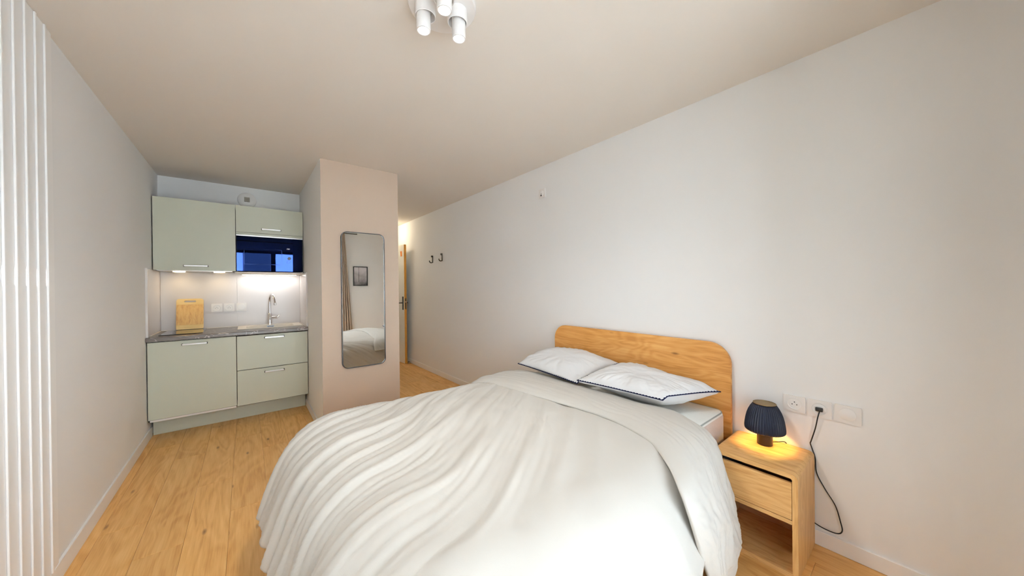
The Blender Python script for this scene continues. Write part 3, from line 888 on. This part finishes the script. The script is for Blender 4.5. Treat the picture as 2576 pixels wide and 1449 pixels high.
# leaf from free edge A (near) to hinge (far) roughly parallel to the right wall
A = Vector((2.131, 5.575, 0)); ang_d = math.radians(-2.0)
def door_local(bm):
    """local: x = thickness (0 = room face, + towards wall), y = along the leaf away from camera"""
    ca, sa = math.cos(ang_d), math.sin(ang_d)
    for v in bm.verts:
        x_, y_, z_ = v.co
        v.co = (A.x + x_*ca + y_*sa, A.y - x_*sa + y_*ca, z_)
    return bm
link('leaf', door_local(B(-0.020, 0.020, 0.0035, 0.83, 0.012, 2.052)), DOORP, dr)
link('leaf_edge', door_local(B(-0.0195, 0.0195, 0.0, 0.0033, 0.012, 2.052)), DOORW, dr)['label'] = 'bare orange wood edge of the leaf'
for s in (-1, 1):
    xa, xb = (-0.028, -0.0203) if s < 0 else (0.0203, 0.028)
    link('handle_plate', door_local(B(xa, xb, 0.035, 0.080, 0.932, 1.160, bev=0.002, seg=1)), BLACK, dr)
    x1_ = -0.060 if s < 0 else 0.060
    pts = [(s*0.028, 0.057, 1.052), (x1_, 0.057, 1.052), (x1_+s*0.004, 0.062, 1.052), (x1_+s*0.005, 0.10, 1.050), (x1_+s*0.004, 0.165, 1.048)]
    link('lever_handle', door_local(tube(pts, 0.009, 10)), BLACK, dr, autos=50)
link('latch_plate', door_local(B(-0.010, 0.010, -0.0022, -0.0002, 0.945, 1.130)), DKMETAL, dr)
link('latch_bolt', door_local(B(-0.006, 0.006, -0.008, -0.0023, 1.062, 1.078)), ALU, dr)
link('sticker', door_local(prism([(0.075, 1.855), (0.145, 1.855), (0.15, 1.905), (0.16, 1.945), (0.085, 1.945)], 'x', -0.0212, -0.0203)), ORANGE, dr)['label'] = 'small orange sticker'
ds = thing('door_stop', 'small metal door stop on the floor by the open door', 'door stop', (2.185, 5.60, 0))
link('post', lathe([(0.016, 0), (0.016, 0.02), (0.011, 0.024), (0.011, 0.045)], 18, (2.187, 5.60, 0.0005)), ALU, ds, autos=40)
link('rubber_ring', lathe([(0.0112, 0.026), (0.0150, 0.028), (0.0150, 0.036), (0.0112, 0.038)], 18, (2.187, 5.60, 0.0005), cap=False), BLACK, ds, autos=40)

for yc, zc, lab in ((4.715, 1.785, 'dark metal coat hook nearer the open door'), (4.400, 1.792, 'dark metal coat hook farther from the open door')):
    h_ = thing('coat_hook', lab, 'coat hook', (R, yc, zc-0.09), 'coat hooks in the passage')
    link('back_bar', B(R-0.010, R-0.0005, yc-0.013, yc+0.013, zc-0.098, zc+0.012, bev=0.003), DKMETAL, h_)
    disc('round_head', h_, (R-0.0101, yc, zc), 0.014, 0.016, 'x', BLACK)
    pts = smooth_path([(R-0.008, yc, zc-0.092), (R-0.030, yc, zc-0.098), (R-0.048, yc, zc-0.090), (R-0.058, yc, zc-0.066)], 5)
    link('hook_arm', tube(pts, 0.0075, 10), DKMETAL, h_, autos=50)

# small wall outlet high on the right wall
s = thing('cable_outlet', 'small white outlet plate high on the right wall with dark hole', 'outlet', (R, 2.305, 2.205))
plate_mesh('plate', s, 0.084, 0.084, (R, 2.305, 2.203), 'x')
disc('outlet_ring', s, (R-0.0091, 2.312, 2.203), 0.028, 0.003, 'x', WPL2)
link('cable_hole', B(R-0.0145, R-0.0122, 2.303, 2.318, 2.176, 2.190), BLACK, s)
link('label_slot', B(R-0.0135, R-0.0122, 2.303, 2.318, 2.197, 2.200), DKMETAL, s)

# bedside plates
ZC = 0.684
s = thing('power_socket', 'white empty socket beside the headboard, nearest the lamp', 'socket', (R, 0.434, ZC), 'electrical plates by the nightstand')
plate_mesh('plate', s, 0.090, 0.084, (R, 0.434, ZC), 'x')
disc('socket_face', s, (R-0.0091, 0.432, ZC+0.002), 0.029, 0.004, 'x', WPL2, [(0.030, 0.0), (0.030, 0.003), (0.028, 0.003), (0.027, 0.0012), (0.0005, 0.0012)])
pins(s, (R-0.0104, 0.432, ZC+0.002), 'x', [(-0.0095, -0.004), (0.0095, -0.004), (0, 0.008)])
s = thing('power_socket', 'white middle socket with a black plug in it, right of the lamp', 'socket', (R, 0.336, ZC), 'electrical plates by the nightstand')
plate_mesh('plate', s, 0.090, 0.084, (R, 0.336, ZC), 'x')
disc('socket_face', s, (R-0.0091, 0.336, ZC), 0.030, 0.004, 'x', WPL2, [(0.031, 0.0), (0.031, 0.004), (0.028, 0.004), (0.026, 0.0012), (0.0005, 0.0012)])
s = thing('blank_plate', 'white round-centred cover plate farthest right above the nightstand', 'cover plate', (R, 0.236, ZC), 'electrical plates by the nightstand')
plate_mesh('plate', s, 0.092, 0.084, (R, 0.236, ZC), 'x')
disc('cable_cover', s, (R-0.0091, 0.236, ZC+0.001), 0.029, 0.0040, 'x', WPL2)

# ------------------------------------------------------------------ ceiling light
cl = thing('ceiling_light', 'white ceiling light with three lit spot cylinders', 'ceiling light', (0.62, 1.23, H))
link('base_plate', lathe([(0.135, 0.0), (0.135, -0.018), (0.130, -0.024), (0.0005, -0.024)], 56, (0.635, 1.225, H-0.0005), cap=False), WPL, cl, autos=30)
spots = [((0.570, 1.245), (0.562, 1.246)), ((0.686, 1.195), (0.694, 1.198)), ((0.590, 1.128), (0.582, 1.108))]
for (ox, oy), (ix, iy) in spots:
    hs = link('spot_housing', lathe([(0.040, H-0.025), (0.040, 2.390), (0.0385, 2.388), (0.036, 2.390), (0.036, 2.425), (0.0005, 2.425)], 40, (ox, oy, 0), cap=False), WPL, cl, autos=30)
    prof = [(0.0005, 2.424), (0.0275, 2.424), (0.0275, 2.332), (0.0262, 2.330), (0.0225, 2.330), (0.0215, 2.336)]
    a = lathe(prof, 36, (ix, iy, 0), cap=False)
    link('spot_head', a, WPL, hs, autos=30)
    link('lens', lathe([(0.0214, 2.336), (0.0214, 2.333), (0.0005, 2.332)], 32, (ix, iy, 0), cap=False), SPOT_E, hs)
    spot('ceiling_spot_light', (ix, iy, 2.322), 14.0, (1.0, 0.97, 0.93), 0.022, 150, 1.0)

# hall light
hl = thing('hall_light', 'round white ceiling lamp in the entrance passage', 'ceiling light', (1.86, 5.93, H))
link('housing', lathe([(0.06, 0), (0.06, -0.05), (0.054, -0.052)], 32, (1.86, 5.93, H-0.0005), cap=False), WPL, hl, autos=30)
link('diffuser', lathe([(0.0538, -0.045), (0.0535, -0.060), (0.0005, -0.064)], 32, (1.86, 5.93, H-0.0005), cap=False), SPOT_E, hl, autos=60)
point('hall_lamp_light', (1.86, 5.93, H-0.10), 4.8, (1.0, 0.82, 0.56), 0.035)

# ------------------------------------------------------------------ bed
hd = tag(link('headboard', prism(rrect(0.714, 2.127, 0.045, 0.963, 0.125, 12, (1, 1, 0, 0)), 'x', R-0.036, R-0.0135, bev=0.002), OAK_H, autos=30), 'oak veneer headboard with rounded top corners against the right wall', 'headboard')
XH = R-0.037
bb = thing('bed_base', 'grey fabric divan base under the mattress', 'bed base', (1.2, 1.42, 0))
link('base_box', B(0.36, XH-0.01, 0.77, 2.09, 0.115, 0.335, bev=0.015), MSIDE, bb, autos=40)
for xx in (0.5, 2.0):
    for yy in (0.86, 2.0):
        link('leg', lathe([(0.024, 0.0008), (0.030, 0.114)], 18, (xx, yy, 0)), OAK_N, bb, autos=40)
mt_ = thing('mattress', 'white topped mattress with taupe fabric sides, bare corner beside the nightstand', 'mattress', (1.2, 1.42, 0.34))
mtx0, mtx1, mty0, mty1 = 0.34, XH-0.006, 0.735, 2.115
def rr_loft(levels, r, seg=8):
    bm = bmesh.new(); rings = []
    for inset, z in levels:
        rings.append([bm.verts.new((u_, v_, z)) for u_, v_ in rrect(mtx0+inset, mtx1-inset, mty0+inset, mty1-inset, max(r-inset, 0.01), seg)])
    for a, b_ in zip(rings, rings[1:]):
        for i in range(len(a)):
            j = (i+1) % len(a)
            bm.faces.new((a[i], a[j], b_[j], b_[i]))
    return bm, rings
bm, rg = rr_loft([(0.02, 0.336), (0.004, 0.345), (0.0, 0.36), (0.0, 0.545), (0.003, 0.556)], 0.06)
bm.faces.new(rg[0][::-1])
link('side_border', bm, MSIDE, mt_, smooth=True)
bm, rg = rr_loft([(0.003, 0.5565), (0.006, 0.564), (0.012, 0.570), (0.030, 0.574), (0.10, 0.577)], 0.06)
bm.faces.new(rg[-1])
link('top_panel', bm, QUILT, mt_, smooth=True)
path = [(u_, v_, 0.5672) for u_, v_ in rrect(mtx0+0.009, mtx1-0.009, mty0+0.009, mty1-0.009, 0.052, 8)]
link('piping', tube(path+[path[0]], 0.0036, 8), PIPING, mt_, smooth=True)

# ---- duvet -----------------------------------------------------------------
PROF = [(0.0, 0.0, 0.0), (0.09, 0.008), (0.16, 0.032), (0.22, 0.078), (0.262, 0.14), (0.305, 0.235), (0.34, 0.325), (0.355, 0.40), (0.36, 0.50), (0.36, 0.70)]
PROF = [(p.x, max(0.0, p.y)) for p in smooth_path([(a[0], a[1], 0) for a in [(0, 0), (0.05, 0.0025), (0.10, 0.011), (0.16, 0.033), (0.22, 0.078), (0.262, 0.138), (0.305, 0.235), (0.338, 0.325), (0.354, 0.41), (0.36, 0.52), (0.36, 0.70)]], 6)]
arc = [0.0]
for a, b_ in zip(PROF, PROF[1:]): arc.append(arc[-1]+math.hypot(b_[0]-a[0], b_[1]-a[1]))
pr_o = np.array([p[0] for p in PROF]); pr_d = np.array([p[1] for p in PROF]); arc = np.array(arc)
XE, YN, YF, ZT = 0.42, 0.78, 2.00, 0.603

def nz3(x, y, z): return noise.noise(Vector((x, y, z)))

def drape(px, py, tuck=1.0):
    """map flat sheet coordinates to the draped surface (arrays)"""
    dx = np.maximum(0, XE-px)
    dn = np.maximum(0, YN-py); df = np.maximum(0, py-YF)
    dy = dn+df
    d = np.hypot(dx, dy); dd = np.where(d > 1e-9, d, 1)
    nx, ny = -dx/dd, (df-dn)/dd
    o = np.interp(d, arc, pr_o); dr_ = np.interp(d, arc, pr_d)
    kx = 1.0
    ky = np.where(dn > 0, tuck, 0.62)
    X = np.maximum(px, XE) + nx*o*kx
    Y = np.clip(py, YN, YF) + ny*o*ky
    return X, Y, dr_

NA, NB = 300, 330
a_head, a_foot = 1.62, XE-0.54
bs0, bs1 = YN-0.86, YF+0.50
A_ = np.linspace(a_head, a_foot, NA)[:, None]*np.ones((1, NB))
B_ = np.ones((NA, 1))*np.linspace(bs0, bs1, NB)[None, :]
# hem lengths shaped by place: foot hem ends around z .25, near hem reaches low, rises by the head
t = np.linspace(0, 1, NA)[:, None]
near_len = np.interp(A_[:, 0], [a_foot, 0.2, 1.12, 1.18, 1.40], [0.62, 0.80, 0.90, 0.47, 0.42])[:, None]
bt_ = np.linspace(0, 1, NB)[None, :]
py_lo = YN-near_len
B_ = py_lo + (bs1-py_lo)*bt_
tuck = np.interp(A_, [0.0, 1.10, 1.28, 1.45, 1.62], [1.0, 1.0, 0.88, 0.6, 0.5])
X, Y, D = drape(A_, B_, tuck)
# puffiness of the top
Z = ZT - D + 0.012*np.sin(np.clip((A_-0.3)/1.2, 0, 1)*PI)*np.sin(np.clip((B_-0.8)/1.2, 0, 1)*PI)
Z = np.maximum(Z, 0.02)
P = np.stack([X, Y, Z], 2)
gu = np.gradient(P, axis=0); gv = np.gradient(P, axis=1)
N = np.cross(gu, gv); N /= np.maximum(np.linalg.norm(N, axis=2, keepdims=True), 1e-9)
if N[NA//3, NB//2, 2] < 0: N = -N
# wrinkles
disp = np.zeros((NA, NB))
for i in range(NA):
    for j in range(NB):
        a, b_ = float(A_[i, j]), float(B_[i, j])
        ov = max(0.0, XE-a)           # on the foot drop
        on = max(0.0, YN-b_)
        am = max(a, XE)
        r_ = -(0.80*am+0.60*b_)       # along the folds
        tt = max(0.0, 0.66-a)
        ag = a if tt == 0 else 0.66-(0.10*tt+0.90*0.22*(1-math.exp(-tt/0.22)))
        q = 0.62*ag - 0.78*max(b_, YN-0.25*on)
        q += 0.05*nz3(a*1.6, b_*1.6, 3.1)
        left = 1/(1+math.exp(-(b_-1.15+0.55*(0.75-a))*5.0))   # stronger towards far/foot corner
        foot = min(1.0, max(0.0, (1.15-a)/0.8))
        n1 = 1-abs(nz3(q*6.0+1.3, r_*1.1, 0.2))*2.6
        n2 = 1-abs(nz3(q*15.0+7.1, r_*1.6, 1.7))*2.6
        n3 = 1-abs(nz3(q*34.0+2.7, r_*2.6, 4.4))*2.6
        n4 = nz3(a*9, b_*9, 8.0)
        n5 = nz3(a*3.0, b_*3.0, 5.0)
        s = 0.020*max(-0.4, n1)*(0.30+0.70*foot)*(0.45+0.55*left)
        s += 0.0165*max(-0.5, n2)*(0.10+0.90*left)*(0.30+0.70*foot)
        s += 0.0078*max(-.8, n3)*left*(0.3+0.7*foot)
        s += 0.0030*n4 + 0.009*n5
        # vertical drops gather slightly deeper folds
        if ov > 0.16: s += 0.010*min(1, (ov-0.16)/0.2)*math.sin(b_*52+3*nz3(b_*3, 0, 2))*(0.6+0.6*nz3(b_*6, 1, 1))
        if on > 0.2: s += 0.010*min(1, (on-0.2)/0.3)*math.sin(a*30+4*nz3(a*2.5, 0, 7))
        disp[i, j] = s
P = P + N*disp[:, :, None]
# ragged hem
P[:, :, 2] = np.maximum(P[:, :, 2], 0.022)
dv = grid_mesh('duvet', P, DUVET)
md = dv.modifiers.new('thickness', 'SOLIDIFY'); md.thickness = 0.010; md.offset = -1
tag(dv, 'rumpled cream duvet spread over the bed and hanging to the floor', 'duvet')

# turned-back band at the head of the duvet
def interp_path(pts, n):
    c = smooth_path(pts, 24)
    seglen = [0.0]
    for a, b_ in zip(c, c[1:]): seglen.append(seglen[-1]+(b_-a).length)
    s = np.linspace(0, seglen[-1], n)
    arr = np.array([list(p) for p in c])
    return np.stack([np.interp(s, seglen, arr[:, k]) for k in range(3)], 1)
zb = ZT+0.020
left_e = [(1.30, 2.20, 0.50), (1.31, 2.135, 0.590), (1.345, 2.03, zb), (1.372, 1.93, zb+.004), (1.41, 1.62, zb+.006), (1.455, 1.30, zb+.006), (1.470, 1.10, zb+.006), (1.455, 0.955, zb+.006), (1.395, 0.76, zb), (1.29, 0.625, 0.606), (1.200, 0.535, 0.572), (1.190, 0.502, 0.505), (1.210, 0.490, 0.43), (1.245, 0.488, 0.35), (1.305, 0.490, 0.25), (1.365, 0.500, 0.17), (1.44, 0.520, 0.095), (1.52, 0.55, 0.02)]
right_e = [(1.80, 2.19, 0.52), (1.83, 2.15, 0.585), (1.865, 2.05, 0.592), (1.875, 1.88, 0.590), (1.862, 1.55, 0.590), (1.862, 1.25, 0.590), (1.845, 1.05, 0.592), (1.885, 0.90, 0.590), (1.80, 0.73, 0.590), (1.785, 0.675, 0.575), (1.795, 0.645, 0.515), (1.80, 0.615, 0.41), (1.80, 0.590, 0.32), (1.80, 0.576, 0.235), (1.798, 0.562, 0.15), (1.785, 0.566, 0.11), (1.745, 0.585, 0.06), (1.675, 0.580, 0.02)]
NS, NT = 240, 60
LE, RE = interp_path(left_e, NS), interp_path(right_e, NS)
# parameterise both edges by the same control fraction instead of pure arc length
def ctrl_param(pts, n):
    c = smooth_path(pts, 24); arr = np.array([list(p) for p in c]); k = np.linspace(0, len(arr)-1, n)
    return np.stack([np.interp(k, np.arange(len(arr)), arr[:, i]) for i in range(3)], 1)
wts = np.linspace(0, 1, NS)
LE, RE = ctrl_param(left_e, NS), ctrl_param(right_e, NS)
Pb = np.zeros((NS, NT, 3))
cen = np.array([1.55, 1.42, 0.30])
for i in range(NS):
    lp, rp_ = LE[i], RE[i]
    dirv = rp_-lp
    # outward direction: up on top, towards -Y on the near side, +Y on the far side
    k = i/(NS-1)
    yy = 0.5*(lp[1]+rp_[1])
    if yy < 0.80: w_ = min(1, (0.80-yy)/0.16)
    elif yy > 2.08: w_ = -min(1, (yy-2.08)/0.08)
    else: w_ = 0
    outv = np.array([0, -math.sin(w_*PI/2*0.92), math.cos(w_*PI/2*0.92)])
    for j in range(NT):
        t_ = j/(NT-1)
        prof_ = (1-abs(2*t_-1)**3.2)
        bulge = 0.020*prof_**0.6 + 0.012*math.sin(PI*min(1, t_*1.0))
        a, b_ = lp[0]+dirv[0]*t_, k*3.1
        q = t_*0.45+0.1*nz3(k*6, t_*2, 0)
        wr = 0.004*nz3(q*14, k*9, 3)+0.003*(1-2.4*abs(nz3(q*24+4, k*12+q*9, 6)))+0.0015*nz3(q*60, k*40, 1)
        side = min(1, abs(w_))
        wr *= 1.0+1.0*side
        wr += side*0.006*math.sin(t_*17+2*nz3(k*5, 0, 1))*prof_
        Pb[i, j] = lp+dirv*t_ + outv*(bulge+wr*min(1, 6*prof_))
    # roll both long edges under
Pb_full = np.zeros((NS, NT+8, 3))
Pb_full[:, 4:-4] = Pb
for i in range(NS):
    yy = 0.5*(LE[i][1]+RE[i][1])
    if yy < 0.80: w_ = min(1, (0.80-yy)/0.16)
    elif yy > 2.08: w_ = -min(1, (yy-2.08)/0.08)
    else: w_ = 0
    outv = np.array([0, -math.sin(w_*PI/2*0.92), math.cos(w_*PI/2*0.92)])
    dirn = (RE[i]-LE[i]); dirn /= np.linalg.norm(dirn)
    for k in range(4):
        ang_ = (k+1)/4*PI*0.8
        Pb_full[i, 3-k] = Pb[i, 0] - dirn*0.009*math.sin(ang_) - outv*0.009*(1-math.cos(ang_))
        Pb_full[i, NT+4+k] = Pb[i, -1] + dirn*0.016*math.sin(ang_) - outv*0.016*(1-math.cos(ang_))
Pb_full[:, :, 2] = np.maximum(Pb_full[:, :, 2], 0.012)
bd = grid_mesh('turned_back_band', Pb_full, DUVET, dv)
md = bd.modifiers.new('thickness', 'SOLIDIFY'); md.thickness = 0.008; md.offset = -1
bd['label'] = 'folded-back top edge of the duvet hanging down beside the nightstand'

# ---- pillows ----------------------------------------------------------------
def pillow(name, label, A, Bc, C, D, ht, hb, seed, sag):
    """corners: A front-far, B front-near, C back-near, D back-far; seam runs around them"""
    A, Bc, C, D = [np.array(p, float) for p in (A, Bc, C, D)]
    n = 64
    top = np.zeros((n, n, 3)); bot = np.zeros((n, n, 3))
    for i in range(n):
        for j in range(n):
            u_ = -1+2*i/(n-1); v_ = -1+2*j/(n-1)
            # concave outline: pull edge midpoints inwards
            cu = u_*(1-0.05*(1-v_*v_)*abs(u_)**3); cv = v_*(1-0.045*(1-u_*u_)*abs(v_)**3)
            s, t_ = (cu+1)/2, (cv+1)/2          # s: A->B direction, t: front->back
            base = (A*(1-s)+Bc*s)*(1-t_)+(D*(1-s)+C*s)*t_
            if s > 0.9: base[2] += 0.020*min(1, t_/0.10)*(1-t_)**0.8*(s-0.9)*10
            e_ = max(0.0, (1-abs(u_)**2.2)*(1-abs(v_)**2.2))
            h_ = e_**0.55
            rim = min(1.0, 8*e_)
            edge = max(abs(u_), abs(v_))
            th = math.atan2(v_, u_)
            wr = 0.006*nz3(th*3.2+seed, edge*0.8, seed)*edge*rim + 0.0045*(1-2.5*abs(nz3(th*7+seed, edge*1.1, seed+3)))*edge**1.5*rim
            wr += 0.004*nz3(u_*3+seed, v_*3, 2) * rim + 0.0015*nz3(u_*9, v_*9, seed)*rim
            wr += 0.010*nz3(u_*1.3+seed, v_*1.3, seed)*rim
            wr *= 1.6
            top[i, j] = base + np.array([0, 0, ht*h_ + wr])
            lowz = base[2] - hb*(e_**0.38)
            bot[i, j] = base
            floor_z = float(np.interp(base[0], [1.80, 1.87, 1.90], [0.660, 0.610, 0.588]))
            bot[i, j, 2] = min(base[2]-0.004*rim, max(lowz + wr*0.4, floor_z))
            # lower half bulges in the front like a soft bag
    o = thing(name, label, 'pillow', tuple(((A+Bc+C+D)/4)[:2]) + (0.58,), 'pillows on the bed')
    me = bpy.data.meshes.new('pillowcase')
    vt = top.reshape(-1, 3).tolist(); idt = np.arange(n*n).reshape(n, n)
    inner = [(i, j) for i in range(1, n-1) for j in range(1, n-1)]
    idb = idt.copy(); vb_ = []
    for (i, j) in inner:
        idb[i, j] = n*n+len(vb_); vb_.append(bot[i, j].tolist())
    fs = []
    for i in range(n-1):
        for j in range(n-1):
            fs.append((int(idt[i, j]), int(idt[i+1, j]), int(idt[i+1, j+1]), int(idt[i, j+1])))
            fs.append((int(idb[i, j]), int(idb[i, j+1]), int(idb[i+1, j+1]), int(idb[i+1, j])))
    me.from_pydata(vt+vb_, [], fs)
    me.polygons.foreach_set('use_smooth', [True]*len(me.polygons))
    me.materials.append(PILLOW)
    po_ = bpy.data.objects.new('pillowcase', me); COL.objects.link(po_); po_.parent = o; po_.location = -o.location
    # blanket stitch: thread along the seam plus small triangles lying on the upper face
    loop = [top[i, 0] for i in range(n)] + [top[n-1, j] for j in range(1, n)] + [top[i, n-1] for i in range(n-2, -1, -1)] + [top[0, j] for j in range(n-2, 0, -1)]
    inn = [top[i, 4] for i in range(n)] + [top[n-5, j] for j in range(1, n)] + [top[i, n-5] for i in range(n-2, -1, -1)] + [top[4, j] for j in range(n-2, 0, -1)]
    loop = np.array(loop); inn = np.array(inn)
    inn_dir = inn-loop; inn_dir /= np.maximum(np.linalg.norm(inn_dir, axis=1, keepdims=True), 1e-6)
    pts = [Vector(p.tolist()) for p in loop]
    bm = tube(pts+[pts[0]], 0.0030, 6)
    cum = [0.0]
    for a, b_ in zip(pts, pts[1:]+[pts[0]]): cum.append(cum[-1]+(b_-a).length)
    tot = cum[-1]; step = 0.0185; k = 0
    lx = np.vstack([loop, loop[:1]]); ix_ = np.vstack([inn_dir, inn_dir[:1]])
    while k*step < tot:
        s0 = k*step; k += 1
        def at(s_, arr): return np.array([np.interp(s_ % tot, cum, arr[:, q_]) for q_ in range(3)])
        p0, p1, pm = at(s0, lx), at(s0+0.0140, lx), at(s0+0.0070, lx)
        dm = at(s0+0.0070, ix_)
        ap = pm+dm*0.0125
        up_ = np.array([0, 0, 0.0022])
        v = [bm.verts.new(list(p+up_)) for p in (p0, p1, ap)] + [bm.verts.new(list(p-up_*0.3)) for p in (p0, p1, ap)]
        bm.faces.new(v[:3]); bm.faces.new(v[3:][::-1])
        for a, b_ in ((0, 1), (1, 2), (2, 0)): bm.faces.new((v[a], v[b_], v[b_+3], v[a+3]))
    bmesh.ops.recalc_face_normals(bm, faces=bm.faces[:])
    s_ = link('blanket_stitch', bm, STITCH, o)
    s_['kind'] = 'stuff'; s_['label'] = 'navy zigzag blanket stitch along the seam'
    return o
pillow('pillow', 'white pillow with navy stitched edge, nearer the nightstand, overlapping the other', (1.735, 1.475, 0.675), (1.795, 0.915, 0.672), (2.135, 0.745, 0.690), (2.160, 1.40, 0.735), 0.078, 0.088, 1.7, 0)
pillow('pillow', 'white pillow with navy stitched edge at the far side of the bed', (1.765, 2.135, 0.668), (1.765, 1.50, 0.640), (2.150, 1.42, 0.735), (2.155, 2.08, 0.760), 0.085, 0.082, 5.3, 0)

# ------------------------------------------------------------------ nightstand
nx0, nx1, ny0, ny1, nzt = 1.878, R-0.013, 0.355, 0.700, 0.465
ns = thing('nightstand', 'small oak nightstand with one drawer and an open shelf beside the bed', 'nightstand', (2.05, 0.53, 0))
th = 0.020
outer = rrect(ny0, ny1, 0.0008, nzt, 0.024, 8, (1, 1, 0, 0)); inn_ = rrect(ny0+th, ny1-th, th+0.002, nzt-th, 0.008, 8, (1, 1, 0, 0))
def holed_x(outer, inner, x0, x1):
    bm = holed(outer, inner, x0, x1)
    for v in bm.verts: v.co = (v.co.y, v.co.x, v.co.z)
    bmesh.ops.recalc_face_normals(bm, faces=bm.faces[:])
    return bm
# shell in three pieces so that grain follows each board
sh = link('shell', holed_x(outer, inn_, nx0, nx1), [OAK_N, OAK_NZ], ns, autos=30)
for p in sh.data.polygons:
    if abs(p.normal.y) > 0.8: p.material_index = 1
    elif abs(p.normal.x) > 0.8 and (p.center.y < ny0+th or p.center.y > ny1-th): p.material_index = 1
link('back_panel', B(nx1-0.012, nx1-0.002, ny0+th+0.0005, ny1-th-0.0005, th+0.003, nzt-th-0.001), OAK_DARK, ns)
link('shelf', B(nx0+0.001, nx1-0.0125, ny0+th+0.0005, ny1-th-0.0005, 0.240, 0.258), OAK_N, ns)
dw = link('drawer', B(nx0+0.001, nx0+0.017, ny0+th+0.002, ny1-th-0.002, 0.2605, 0.424, bev=0.0008, seg=1), OAK_N, ns)
bm = bmesh.new()
box(bm, nx0+0.0175, nx1-0.02, ny0+th+0.006, ny0+th+0.016, 0.263, 0.405); box(bm, nx0+0.0175, nx1-0.02, ny1-th-0.016, ny1-th-0.006, 0.263, 0.405)
box(bm, nx0+0.0175, nx1-0.02, ny0+th+0.0161, ny1-th-0.0161, 0.263, 0.270)
link('drawer_box', bm, mat('drawer_grey', (0.16, 0.17, 0.18), 0.6), ns)

# ------------------------------------------------------------------ table lamp
LX, LY, LZ = 2.132, 0.537, nzt+0.0006
tl = thing('table_lamp', 'small navy pleated mushroom lamp lit on the nightstand', 'table lamp', (LX, LY, LZ))
link('base', lathe([(0.033, 0), (0.034, 0.002), (0.034, 0.105), (0.020, 0.112), (0.0005, 0.112)], 40, (LX, LY, LZ), cap=False), LBASE, tl, autos=30)
# pleated dome
seg = 44*8
prof = [(0.049, 0.2150), (0.0545, 0.2060), (0.0615, 0.1940), (0.0700, 0.1750), (0.0765, 0.1540), (0.0815, 0.1320), (0.0850, 0.1080), (0.0868, 0.0900), (0.0862, 0.0780), (0.0845, 0.0725)]
bm = bmesh.new(); rings = []
for pi_, (r_, z_) in enumerate(prof):
    am = 0.0022*min(1.0, pi_/4.0)
    rings.append([bm.verts.new((LX+(r_+am*math.cos(44*2*PI*k/seg))*math.cos(2*PI*k/seg), LY+(r_+am*math.cos(44*2*PI*k/seg))*math.sin(2*PI*k/seg), LZ+z_+(0.0012*math.cos(44*2*PI*k/seg) if pi_ == len(prof)-1 else 0))) for k in range(seg)])
for a, b_ in zip(rings, rings[1:]):
    for k in range(seg): bm.faces.new((a[(k+1) % seg], a[k], b_[k], b_[(k+1) % seg]))
sh_ = link('shade', bm, NAVY, tl, smooth=True)
md = sh_.modifiers.new('thickness', 'SOLIDIFY'); md.thickness = 0.0022; md.offset = -1
link('top_disc', lathe([(0.0005, 0.2138), (0.0485, 0.2138), (0.0505, 0.2150), (0.0505, 0.2172), (0.0480, 0.2176), (0.0478, 0.2160), (0.0005, 0.2160)], 48, (LX, LY, LZ), cap=False), BRASS, tl, autos=30)
link('bulb', lathe([(0.010, 0.1125), (0.014, 0.118), (0.023, 0.135), (0.025, 0.150), (0.020, 0.166), (0.0005, 0.174)], 24, (LX, LY, LZ), cap=False), WARM_E, tl, smooth=True)
lb = point('table_lamp_light', (LX-0.046, LY-0.02, LZ+0.130), 0.001, (1.0, 0.66, 0.22), 0.02)
lamp_l = bpy.data.lights.new('table_lamp_bulb_light', 'POINT'); lamp_l.energy = 1.0; lamp_l.color = (1.0, 0.58, 0.13); lamp_l.shadow_soft_size = 0.012
bpy.data.objects.remove(lb)
for k in range(4):
    a = PI/4+k*PI/2
    lo = bpy.data.objects.new('table_lamp_bulb_light', lamp_l); lo.location = (LX+0.042*math.cos(a), LY+0.042*math.sin(a), LZ+0.145); COL.objects.link(lo)
# plug and cord
XC = R-0.006
link('plug', B(R-0.026, R-0.0106, 0.321, 0.350, ZC-0.010, ZC+0.010, bev=0.005), BLACK, tl, autos=40)
ctrl = [(R-0.022, 0.333, ZC-0.006), (R-0.024, 0.340, ZC-0.04), (R-0.020, 0.350, 0.585), (R-0.016, 0.367, 0.515), (R-0.008, 0.371, 0.500), (R-0.0065, 0.363, 0.470), (R-0.0065, 0.353, 0.430), (R-0.0065, 0.348, 0.36), (R-0.016, 0.318, 0.300), (R-0.018, 0.280, 0.235), (R-0.018, 0.262, 0.165), (R-0.018, 0.256, 0.125), (R-0.018, 0.270, 0.103), (R-0.018, 0.305, 0.098), (R-0.0175, 0.349, 0.106), (R-0.0155, 0.40, 0.13)]
ctrl = [(a, b_, c) for a, b_, c in ctrl]
link('cord', tube(smooth_path(ctrl, 7), 0.0026, 8), BLACK, tl, smooth=True)
link('cord_tail', tube(smooth_path([(LX+0.025, LY-0.020, LZ+0.010), (LX+0.048, LY-0.045, LZ+0.012), (R-0.012, LY-0.066, LZ+0.006), (R-0.007, LY-0.072, LZ-0.02), (R-0.0065, LY-0.072, LZ-0.08)], 6), 0.0024, 8), BLACK, tl, smooth=True)
